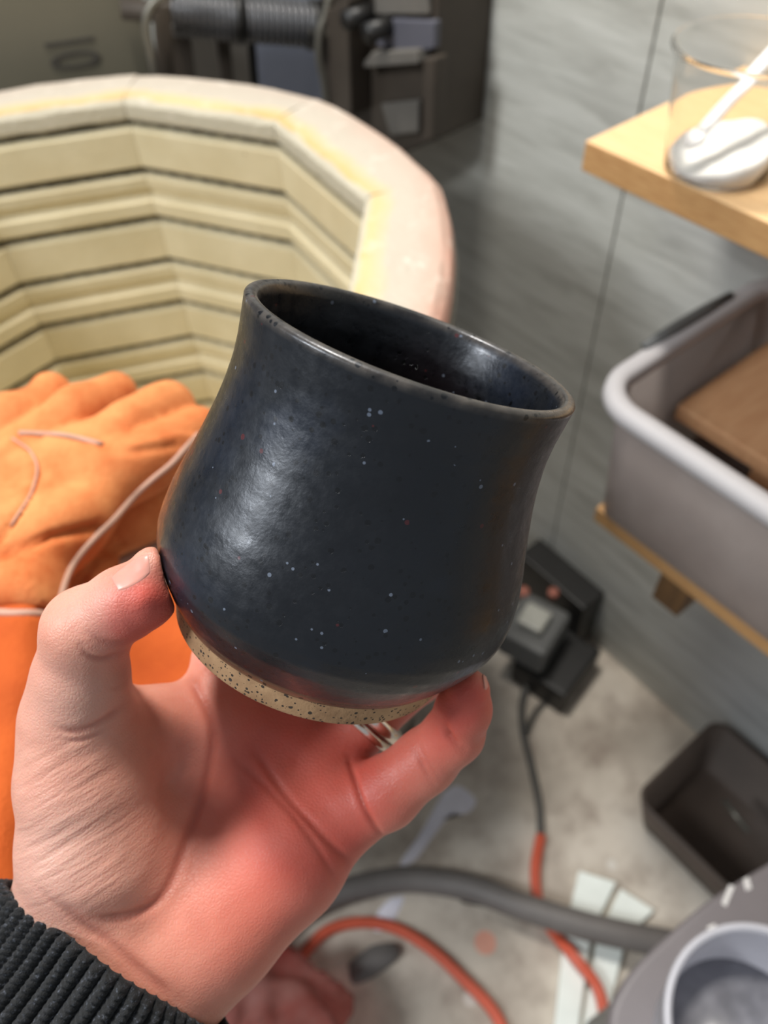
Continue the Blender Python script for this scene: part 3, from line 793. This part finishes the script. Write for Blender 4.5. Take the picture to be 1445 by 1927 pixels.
# ================================================================== GLOVES
def poly_sdf(Fd, pts):
    X, Y = Fd.X, Fd.Y; X = X[:, :, 0] + 0 * Y[:, :, 0]; Yy = Y[:, :, 0] + 0 * X
    d = np.full(X.shape, 1e9, np.float32); inside = np.zeros(X.shape, bool); n = len(pts)
    for i in range(n):
        a = np.array(pts[i]); b = np.array(pts[(i + 1) % n]); ab = b - a
        px, py = X - a[0], Yy - a[1]; t = np.clip((px * ab[0] + py * ab[1]) / (ab @ ab), 0, 1)
        d = np.minimum(d, np.hypot(px - t * ab[0], py - t * ab[1]))
        c = ((a[1] > Yy) != (b[1] > Yy)) & (X < (b[0] - a[0]) * (Yy - a[1]) / (b[1] - a[1] + 1e-12) + a[0]); inside ^= c
    return np.where(inside, -d, d)[:, :, None].astype(np.float32)
def slabf(Fd, pts, zc, r, sl=None):
    d2 = poly_sdf(Fd, pts) + r; zz = Fd.Z - zc
    if sl is not None: zz = zz - sl
    # puffed pillow: thicker in the middle
    return np.sqrt(np.maximum(d2, 0) ** 2 + zz ** 2) + np.minimum(d2, 0) * .12 - r
def glove(name, label, zc, hand, cuff, fingers, m_hand, m_cuff, seams, pips, zcuff):
    root = empty(name, tuple(fz(150, 1000, zc)), label, 'glove', 'leather gloves on the kiln rim')
    def pts(pix, z): return [fz(x, y, z)[:2] for x, y in pix]
    for nm, is_hand in (('glove_hand', True), ('cuff', False)):
        allp = [fz(x, y, zc) for x, y in (hand if is_hand else cuff)] + ([fz(f[0][0], f[0][1], f[0][2]) for f in fingers] if is_hand else [])
        A = np.array(allp); lo = A.min(0) - .03; hi = A.max(0) + .03; lo[2] = zc - .075; hi[2] = zc + .06
        Fd = Field(lo, hi, .0024)
        if is_hand:
            D = slabf(Fd, pts(hand, zc), zc, .019)
            fd = None
            for f in fingers:
                q = [fz(x, y, z) for x, y, z, r in f]; q = [np.array(v) for v in q]; f1 = None
                for (a, b, i) in zip(q[:-1], q[1:], range(9)):
                    c = Fd.cap(a, b, f[i][3], f[i + 1][3]); f1 = c if f1 is None else smin(f1, c, .006)
                fd = f1 if fd is None else smin(fd, f1, .0012)
            if fd is not None: D = smin(D, fd, .007)
        else:
            cy0 = pts(cuff, zc)[0][1]
            D = slabf(Fd, pts(cuff, zc), zcuff, .014)
        D = D + .0016 * np.sin(Fd.X * 95 + 2.0 * np.sin(Fd.Y * 60)) + .0013 * np.sin(Fd.Y * 120 + Fd.X * 70)
        V, Q = surface_nets(D, Fd.lo, Fd.h); V = relax(V, Q, 3)
        N = vnormals(V, Q); PX = topx(V)
        for line, w_, dp in seams:
            dd = polydist(PX, line); V = V - N * (dp * np.exp(-(dd / w_) ** 2) * (N[:, 2] > -.1))[:, None]
        me = fastmesh(nm, V, Q); o = link(nm, me, m_hand if is_hand else m_cuff, root, True)
        if is_hand: bvh = BVHTree.FromPolygons([tuple(v) for v in V], [tuple(f) for f in Q.tolist()])
        else: bvh2 = BVHTree.FromPolygons([tuple(v) for v in V], [tuple(f) for f in Q.tolist()])
    for line, r in pips:
        P = []
        for p in smooth_path([np.array([x, y, 0]) for x, y in line], 5):
            d_ = Vector(cray(p[0], p[1])).normalized()
            hs = [h for h in (bvh.ray_cast(Vector(EYE), d_), bvh2.ray_cast(Vector(EYE), d_)) if h[0] is not None]
            if hs: h = min(hs, key=lambda q: q[3]); P.append(np.array(h[0]) + np.array(h[1]) * .0006)
        if len(P) > 3:
            P = np.array(P); P[1:-1] = (P[:-2] + 2 * P[1:-1] + P[2:]) / 4
            obj_vf('piping', *tube_vf(P, r, 8), PIPING, root)
    return root
G1 = KZ + .072; G2 = KZ + .027
glove('leather_glove', 'orange suede work glove with pale piping, lying on top of the other glove', G1,
      [(-150, 900), (-20, 872), (50, 858), (120, 868), (210, 868), (290, 850), (376, 822), (362, 845), (335, 872), (250, 938), (190, 1005), (130, 1065), (104, 1160), (-180, 1160)],
      [(-190, 1135), (104, 1140), (70, 1500), (40, 1980), (-230, 1980)],
      [[(92, 748, G1 - .004, .0145), (26, 796, G1 + .004, .0155), (-60, 872, G1, .018)],
       [(224, 740, G1 - .008, .0135), (146, 784, G1 + .001, .0150), (50, 850, G1, .018)],
       [(320, 766, G1 - .004, .0135), (236, 802, G1 + .006, .0150), (140, 864, G1, .018)],
       [(376, 808, G1 - .010, .0125), (296, 842, G1 - .001, .0145), (200, 900, G1, .018)],
       [(-60, 700, G1 - .008, .0150), (-110, 780, G1, .016), (-160, 900, G1, .018)]],
      LEATHER, LEATHER2,
      [([(0, 1046), (95, 1010), (185, 992)], 9, .0045), ([(26, 822), (62, 850), (72, 890), (50, 945), (-5, 1022)], 6, .003),
       ([(-100, 1150), (104, 1150)], 8, .003), ([(190, 838), (250, 850), (330, 838)], 7, .002)],
      [([(38, 816), (85, 818), (130, 822), (192, 838)], .0014), ([(372, 818), (352, 838), (322, 872), (285, 902), (250, 934), (205, 985), (160, 1030), (128, 1075), (108, 1135)], .0017),
       ([(-90, 1152), (-20, 1152), (50, 1156), (102, 1158)], .0020), ([(22, 826), (56, 846), (70, 880), (58, 930), (20, 990)], .0007)], G1 - .004)
glove('leather_glove', 'darker orange suede work glove lying underneath the other glove on the kiln rim', G2,
      [(40, 900), (150, 850), (300, 840), (385, 870), (372, 930), (300, 990), (232, 1030), (225, 1080), (240, 1150), (40, 1160), (0, 1000)],
      [(20, 1120), (300, 1095), (420, 1180), (460, 1400), (440, 1900), (20, 1980)],
      [[(400, 850, G2 - .004, .013), (330, 880, G2, .016), (230, 940, G2, .018)], [(180, 830, G2, .014), (120, 900, G2, .017)], [(270, 820, G2, .014), (220, 900, G2, .017)]],
      LEATHER, LEATHER2,
      [([(232, 1030), (180, 1050), (110, 1150)], 8, .003)],
      [], G2 - .003)

# ================================================================== THE CUP
s_ = .195 / .235
CC = np.array([.00941197, -.05281774, .235]) * s_; CA = np.array([.31944882, -.85967705, -.39863245]); CA /= np.linalg.norm(CA); CH = .11082 * s_
CB = CC - CA * CH
profmm = [(0, 48.2), (1.0, 49.4), (3.5, 49.9), (8.6, 50.6), (9.6, 51.4), (11.5, 52.6), (14, 54.6), (18.5, 57.2), (23, 59.6), (27.7, 61.2), (32, 61.8), (37, 61.5), (41.6, 60.9), (46, 60.1),
          (50.8, 59.0), (55.4, 57.7), (60, 56.5), (64.6, 55.4), (69.3, 54.3), (74, 53.3), (78.5, 52.5), (83, 51.9), (88, 51.4), (92, 51.25), (97, 51.35), (101.6, 51.75), (106, 52.2), (109.2, 52.55)]
ph = np.array([p[0] for p in profmm]) * s_ / 1000; pr_ = np.array([p[1] for p in profmm]) * s_ / 1000
def cup_r(h): return np.interp(h, ph, pr_)
def shift(h):     # thrown by hand: the belly leans a touch to one side
    return .0009 * np.exp(-((np.asarray(h) - .03) / .03) ** 2)
HX = np.cross(CA, np.array([0, 0, 1.0])); HX /= np.linalg.norm(HX)
if HX[0] < 0: HX = -HX
Mc = np.array([HX, np.cross(CA, HX), CA]).T
Mw = RW @ Mc; CBw = c2w(CB)
mug = empty('ceramic_cup', tuple(CBw), 'dark blue-black glazed ceramic tumbler with a speckled bare clay foot, held up in the hand', 'cup')
def ring_pts(r, h, seg, wob=1.0):
    a = np.arange(seg) * 2 * math.pi / seg
    rr = r * (1 + wob * (.0035 * np.sin(2 * a + 40 * h) + .0016 * np.sin(3 * a - 90 * h))) + wob * .000015 * math.sin(h * 900)
    return np.stack([rr * np.cos(a) + shift(h), rr * np.sin(a), np.full(seg, h)], 1)
SEG = 256
def cup_part(name, prof, m, parent, close=False):
    V = np.vstack([ring_pts(r, h, SEG, wb) for r, h, wb in prof]); n = len(prof); Fq = []
    for j in range(n if close else n - 1):
        k = np.arange(SEG); k2 = (k + 1) % SEG; j2 = (j + 1) % n
        Fq.append(np.stack([j * SEG + k, j * SEG + k2, j2 * SEG + k2, j2 * SEG + k], 1))
    Fq = np.vstack(Fq); W = V @ Mw.T + CBw
    me = fastmesh(name, W, Fq); return link(name, me, m, parent, True), V
hg = 9.0 * s_ / 1000
# bare foot
foot = [(.0002, .0022, 0), (.030, .0022, 0), (.036, .0018, 0), (.0385, .0004, .5), (cup_r(0) - .001, 0, 1), (cup_r(.0008), .0008, 1)] + [(cup_r(h), h, 1) for h in np.linspace(.0016, hg + .0009, 8)] + [(cup_r(hg) - .002, hg + .0012, 1), (.0002, hg + .0012, 0)]
cup_part('bare_foot', foot, CLAY, mug)
# glazed wall: outside up, lip, inside down
hs_ = np.linspace(hg, 109.2 * s_ / 1000, 120)
outp = [(cup_r(hs_[0]) - .0004, hs_[0] - .0002, 1)] + [(cup_r(h) + .0002, h, 1) for h in hs_]
rt_, ht_ = outp[-1][0], outp[-1][1]
lipw = .0034
lip = [(rt_ - lipw / 2 + lipw / 2 * math.cos(a), ht_ + .0013 * math.sin(a), 1) for a in np.linspace(.25, math.pi - .2, 10)]
inner = [(max(cup_r(h) - (.0036 + .0012 * (1 - h / CH)), .002), h, 1) for h in hs_[::-1][2:-4]]
hb_ = inner[-1][1]; rb2 = inner[-1][0]
bot = [(rb2 * math.cos(t), hb_ - .006 * math.sin(t), .3) for t in np.linspace(.15, math.pi / 2 - .01, 12)]
pf = outp + lip + inner + bot
o, V = cup_part('glazed_wall', pf, GLAZE, mug)
hh = np.repeat([p[1] for p in pf], SEG); idx = np.repeat(np.arange(len(pf)), SEG); an = np.tile(np.arange(SEG) * 2 * math.pi / SEG, len(pf))
outside = idx < len(outp)
wav = .0007 * np.sin(3 * an + 1) + .0005 * np.sin(7 * an)
attr(o.data, 'foot', np.where(outside, np.clip((hh - hg - wav) / .0032, 0, 1), 1.0))
dl = np.where(outside, (ht_ - hh), np.where(idx < len(outp) + 10, 0, (ht_ - hh)))
attr(o.data, 'lip', np.clip(1 - dl / .0014, 0, 1))

# ================================================================== THE HAND
def build_hand():
    lo, hi = (-.150, .005, .172), (.048, .245, .302)
    h = .00105
    Fd = Field(lo, hi, h)
    K = lambda px, py, z: cp(px, py, z)
    def chain(pts, k=.004, sq=None):
        D = None
        for a, b in zip(pts[:-1], pts[1:]):
            c = Fd.cap(K(*a[:3]), K(*b[:3]), a[3], b[3], sq); D = c if D is None else smin(D, c, k)
        return D
    # palm: metacarpals fanning out from the wrist
    D = chain([(215, 1765, .2345, .0190), (330, 1560, .2480, .0165), (405, 1365, .2530, .0125)])
    D = smin(D, chain([(240, 1780, .2350, .0190), (420, 1580, .2500, .0155), (515, 1385, .2580, .0120)]), .014)
    D = smin(D, chain([(270, 1800, .2350, .0190), (490, 1610, .2470, .0155), (600, 1450, .2560, .0115)]), .014)
    D = smin(D, chain([(300, 1825, .2340, .0190), (400, 1740, .2350, .0205), (545, 1620, .2400, .0172), (640, 1530, .2440, .0128)]), .012)
    # ball of the thumb
    D = smin(D, chain([(170, 1720, .2330, .0190), (182, 1590, .2270, .0215), (160, 1460, .2230, .0185), (143, 1350, .2190, .0143)]), .010)
    # web between thumb and index
    D = smin(D, chain([(190, 1362, .2280, .0104), (290, 1356, .2400, .0100), (388, 1342, .2500, .0110)]), .013)
    # thumb
    T = chain([(145, 1370, .2190, .0143), (152, 1280, .2130, .0126), (163, 1185, .2060, .0111), (236, 1134, .2010, .0091), (272, 1112, .1980, .0076), (289, 1069, .1965, .0056)], .0035)
    T = smin(T, Fd.cap(K(255, 1130, .1990), K(272, 1128, .1985), .0078, .0070), .004)
    D = smin(D, T, .006)
    # wrist and forearm, oval in section
    D = smin(D, chain([(178, 1720, .2320, .0190), (140, 1735, .2320, .0186), (60, 1840, .2330, .0178), (-160, 2170, .238, .0190)]), .010)
    D = smin(D, chain([(300, 1838, .2330, .0186), (220, 1950, .2350, .0178), (0, 2290, .240, .0190)]), .012)
    D = smin(D, chain([(225, 1790, .2320, .0200), (140, 1900, .2340, .0185), (-80, 2230, .239, .0190)]), .012)
    # index, middle: up behind the cup
    fi = chain([(402, 1365, .2530, .0118), (424, 1238, .2570, .0104), (470, 1120, .2730, .0094), (560, 1030, .2850, .0084), (640, 960, .2870, .0072)], .003)
    fm = chain([(520, 1385, .2580, .0115), (570, 1270, .2680, .0105), (640, 1150, .2840, .0095), (720, 1070, .2890, .0085), (780, 1010, .2880, .0072)], .003)
    fr = chain([(606, 1450, .2560, .0112), (690, 1352, .2600, .0098), (790, 1268, .2640, .0090), (840, 1170, .2680, .0082), (850, 1100, .2680, .0070)], .003)
    for f_ in (fi, fm, fr): D = smin(D, f_, .005)
    # little finger curling up to the cup
    fp = chain([(640, 1530, .2440, .0124), (725, 1492, .2400, .0107), (800, 1432, .2360, .0094), (855, 1380, .2300, .0086), (872, 1335, .2240, .0078), (880, 1300, .2190, .0064)], .003)
    D = smin(D, fp, .0045)
    # flatten where it presses on the cup
    M_ = Mc.astype(np.float32)
    x, y, z = Fd.X - CB[0], Fd.Y - CB[1], Fd.Z - CB[2]
    a0 = x * M_[0, 0] + y * M_[1, 0] + z * M_[2, 0]; a1 = x * M_[0, 1] + y * M_[1, 1] + z * M_[2, 1]; a2 = x * M_[0, 2] + y * M_[1, 2] + z * M_[2, 2]
    rho = np.sqrt((a0 - shift(a2)) ** 2 + a1 ** 2); rr = cup_r(np.clip(a2, 0, CH)) + .0007
    cupd = np.maximum(rho - rr, np.maximum(-a2 - .0003, a2 - CH))
    D = smax(D, -cupd, .0015)
    V, Q = surface_nets(D.astype(np.float64), Fd.lo.astype(float), h)
    V = relax(V, Q, 4)
    # keep the one connected body
    me = fastmesh('t', V, Q); bm = bmesh.new(); bm.from_mesh(me)
    seen = np.zeros(len(bm.verts), int) - 1; bm.verts.ensure_lookup_table(); c = 0; best = (0, 0)
    for v in bm.verts:
        if seen[v.index] >= 0: continue
        st = [v]; seen[v.index] = c; k = 0
        while st:
            q = st.pop(); k += 1
            for e in q.link_edges:
                w_ = e.other_vert(q)
                if seen[w_.index] < 0: seen[w_.index] = c; st.append(w_)
        if k > best[0]: best = (k, c)
        c += 1
    bmesh.ops.delete(bm, geom=[v for v in bm.verts if seen[v.index] != best[1]], context='VERTS')
    bm.verts.ensure_lookup_table(); V = np.array([v.co[:] for v in bm.verts])
    for i, v in enumerate(bm.verts): v.index = i
    Q = np.array([[v.index for v in f.verts] for f in bm.faces if len(f.verts) == 4]); bm.free(); bpy.data.meshes.remove(me)
    V, Q = subdiv(V, Q); V = relax(V, Q, 2)
    V = V @ RW.T + EYE
    N = vnormals(V, Q)
    view = V - EYE; view /= np.linalg.norm(view, axis=1)[:, None]; front = np.clip(-(N * view).sum(1) * 3, 0, 1)
    PX = topx(V)
    cr = np.zeros(len(V))
    creases = [
        # palm lines
        ([(345, 1262), (372, 1300), (400, 1370), (395, 1440), (372, 1520), (345, 1600), (322, 1660), (290, 1700), (240, 1722), (180, 1726)], 7, .0013),
        ([(655, 1420), (668, 1470), (690, 1530), (725, 1580)], 4, .0014),
        ([(470, 1400), (540, 1500), (610, 1575), (672, 1640)], 6, .0009),
        ([(430, 1420), (520, 1500), (600, 1600), (640, 1680)], 5, .0005),
        # thumb joints
        ([(150, 1215), (165, 1232), (195, 1240), (240, 1222)], 4, .0010), ([(165, 1190), (190, 1205), (225, 1210), (262, 1200)], 4, .0006),
        ([(100, 1372), (150, 1375), (200, 1352), (240, 1320)], 5, .0010), ([(105, 1392), (160, 1392), (215, 1362)], 4, .0006),
        ([(200, 1290), (215, 1295), (235, 1285)], 3, .0006), ([(232, 1280), (262, 1300), (285, 1340), (310, 1400)], 8, .0004),
        # little finger
        ([(828, 1352), (845, 1385), (872, 1408)], 5, .0026), ([(775, 1398), (790, 1430), (815, 1476)], 4, .0007), ([(784, 1394), (800, 1425), (826, 1466)], 3, .0004),
        # wrist
        ([(95, 1690), (150, 1730), (210, 1775), (270, 1830), (330, 1880)], 9, .0008), ([(60, 1660), (110, 1708), (165, 1745), (240, 1800)], 5, .0004),
        ([(160, 1730), (220, 1722), (300, 1690)], 5, .0006),
    ]
    disp = np.zeros(len(V))
    for ln, w_, dp in creases:
        L = smooth_path([np.array([x, y, 0.]) for x, y in ln], 6)[:, :2]
        w_ = w_ * 1.35; dd = polydist(PX, L); en = np.minimum(np.linalg.norm(PX - L[0], axis=1), np.linalg.norm(PX - L[-1], axis=1)); g_ = np.exp(-(dd / w_) ** 2) * front * np.clip(en / 40, .15, 1)
        side = np.exp(-((dd - 2.4 * w_) / (1.6 * w_)) ** 2) * front
        disp += -dp * .6 * g_ + dp * .05 * side; cr = np.maximum(cr, g_ * min(1, dp / .0011) * .8)
    bulges = [((250, 1690), 60, .0012), ((560, 1560), 45, .0010), ((450, 1790), 80, .001), ((275, 1125), 22, .0006), ((500, 1440), 40, .0008)]
    for (bx_, by_), w_, dp in bulges: disp += dp * np.exp(-(((PX - [bx_, by_]) ** 2).sum(1) / w_ ** 2)) * front
    V = V + N * disp[:, None]
    me = fastmesh('hand', V, Q)
    def gs(x, y, w_): return np.exp(-(((PX - [x, y]) ** 2).sum(1)) / w_ ** 2)
    red = 1.0 * gs(275, 1150, 78) + .45 * gs(235, 1165, 70) + .8 * gs(890, 1310, 70) + .5 * gs(840, 1390, 80) + .45 * gs(700, 1480, 130) + .55 * gs(530, 1500, 170) + .42 * gs(470, 1730, 180) + .5 * gs(560, 1340, 200) + .35 * gs(600, 1600, 120)  # skin redness; palm-centre terms also put the cup's shade into the colour
    pale = .45 * gs(165, 1130, 70) + .5 * gs(120, 1560, 130) + .6 * gs(140, 1320, 90) + .4 * gs(90, 1680, 110) + .4 * gs(270, 1050, 30)
    wr = np.clip(1.3 * gs(150, 1540, 130) + .7 * gs(130, 1640, 110) + .3 * gs(160, 1420, 60), 0, 1) + .08
    attr(me, 'red', np.clip(red, 0, .9)); attr(me, 'pale', np.clip(pale, 0, .8)); attr(me, 'crease', cr); attr(me, 'wrinkle', wr)
    return me, V, Q
person = empty('person', tuple(c2w(cp(200, 1790, .232))), 'left hand of a person in a dark ribbed knit sleeve, holding up the dark cup', 'person')
hme, HV, HQ = build_hand()
hand = link('hand', hme, SKIN, person, True)
hb = BVHTree.FromPolygons([tuple(v) for v in HV], HQ.tolist())

def nail(name, quad, lift=.0005, nu=16, nv=16, curl=.0):
    """a nail laid over the finger: quad = four corners seen in the photograph, seated on the skin"""
    A = [np.array(q, float) for q in quad]; V = []; ok = []
    for i in range(nu + 1):
        for j in range(nv + 1):
            u, v = i / nu, j / nv
            # rounded outline
            uu = .5 + (u - .5); vv = .5 + (v - .5) * (1 - .35 * (2 * abs(u - .5)) ** 3)
            p = A[0] * (1 - uu) * (1 - vv) + A[1] * uu * (1 - vv) + A[2] * uu * vv + A[3] * (1 - uu) * vv
            h_ = hb.ray_cast(Vector(EYE), Vector(cray(p[0], p[1])).normalized())
            if h_[0] is None or h_[3] > .3: V.append(None); continue
            e = min(u, 1 - u, v, 1 - v); V.append(np.array(h_[0]) + np.array(h_[1]) * (lift * min(1, e * 9) - .0001))
    Fc = []
    for i in range(nu):
        for j in range(nv):
            q = (i * (nv + 1) + j, i * (nv + 1) + j + 1, (i + 1) * (nv + 1) + j + 1, (i + 1) * (nv + 1) + j)
            if all(V[k] is not None for k in q): Fc.append(q)
    used = sorted({k for f in Fc for k in f}); mp = {k: i for i, k in enumerate(used)}
    o = obj_vf(name, [V[k] for k in used], [tuple(mp[k] for k in f) for f in Fc], NAIL, hand)
    so = o.modifiers.new('thick', 'SOLIDIFY'); so.thickness = .0004; so.offset = -1
    return o
nail('thumbnail', [(204, 1084), (281, 1032), (286, 1084), (223, 1118)], lift=.0003)
nail('fingernail', [(906, 1268), (912, 1262), (918, 1298), (911, 1300)])

# ribbed sleeve
def sleeve():
    e0, e1 = cp(48, 1655, .212), cp(402, 1912, .214)
    wc0 = cp(222, 1792, .2325); fw = cp(70, 2012, .2350) - wc0; Lf = np.linalg.norm(fw); fw /= Lf
    wid = cp(300, 1838, .233) - cp(140, 1735, .232); wid -= fw * (wid @ fw); wid /= np.linalg.norm(wid); dep_ = np.cross(fw, wid)
    NR = 60; SEGS = NR * 12; NL = 320; LEN = .125
    V = np.zeros((NL + 1, SEGS, 3))
    a = np.arange(SEGS) * 2 * math.pi / SEGS
    rib = np.abs(np.cos(a * NR / 2)) ** .7
    for i in range(NL + 1):
        t = i / NL; s = t * LEN - .0015
        wob = .0009 * np.sin(5 * a + 9 * t) + .0006 * np.sin(3 * a - 14 * t)
        rx = .0405 + .012 * t ** 1.2; ry = .0280 + .009 * t ** 1.2
        st = .00028 * np.sin(s * 2 * math.pi / .0019 + np.where(np.cos(a * NR / 2) * np.sin(a * NR / 2) > 0, 1, -1) * rib * 2.2)
        edge = min(1, (i / 5)) ; inset = -.0022 * (1 - edge ** .5)
        off = .0026 * (rib - .45) * (1 if i > 2 else .5) + st + wob + inset
        c = wc0 + fw * s
        V[i] = c + np.outer((rx + off) * np.cos(a), wid) + np.outer((ry + off) * np.sin(a), dep_) + np.outer(.0012 * np.sin(2 * a + 1) + .0125 * (1 - t) * np.sin(a) * (1 if dep_[2] > 0 else -1), fw)
    inner = V[0] + (wc0 - V[0]) * .06 + fw * .01
    Vall = np.vstack([inner[None], V]).reshape(-1, 3)
    Q = []
    for i in range(NL + 1):
        k = np.arange(SEGS); k2 = (k + 1) % SEGS; Q.append(np.stack([i * SEGS + k, i * SEGS + k2, (i + 1) * SEGS + k2, (i + 1) * SEGS + k], 1))
    me = fastmesh('ribbed_sleeve', Vall @ RW.T + EYE, np.vstack(Q))
    return link('ribbed_sleeve', me, KNIT, person, True)
sleeve()

# rings on the ring finger
ra, rb3 = c2w(cp(640, 1410, .2580)), c2w(cp(690, 1352, .2600))
dirn = rb3 - ra; dirn /= np.linalg.norm(dirn); Mr = frame(dirn)
for q, (off, wdt, lab) in enumerate(((.0108, .0014, 'thin silver ring on the ring finger, the one nearer the palm'), (.0152, .0023, 'wider silver ring on the ring finger, next to the thin one'))):
    c = ra + dirn * off; rr = .0122
    pr2 = [(rr + wdt * .75 * math.cos(a), wdt * math.sin(a)) for a in np.linspace(0, 2 * math.pi, 14, endpoint=False)]
    o = obj_vf('finger_ring', *lathe_vf(pr2, Mr, c, 64, closed=True), SILVER, None); tag(o, lab, 'ring')
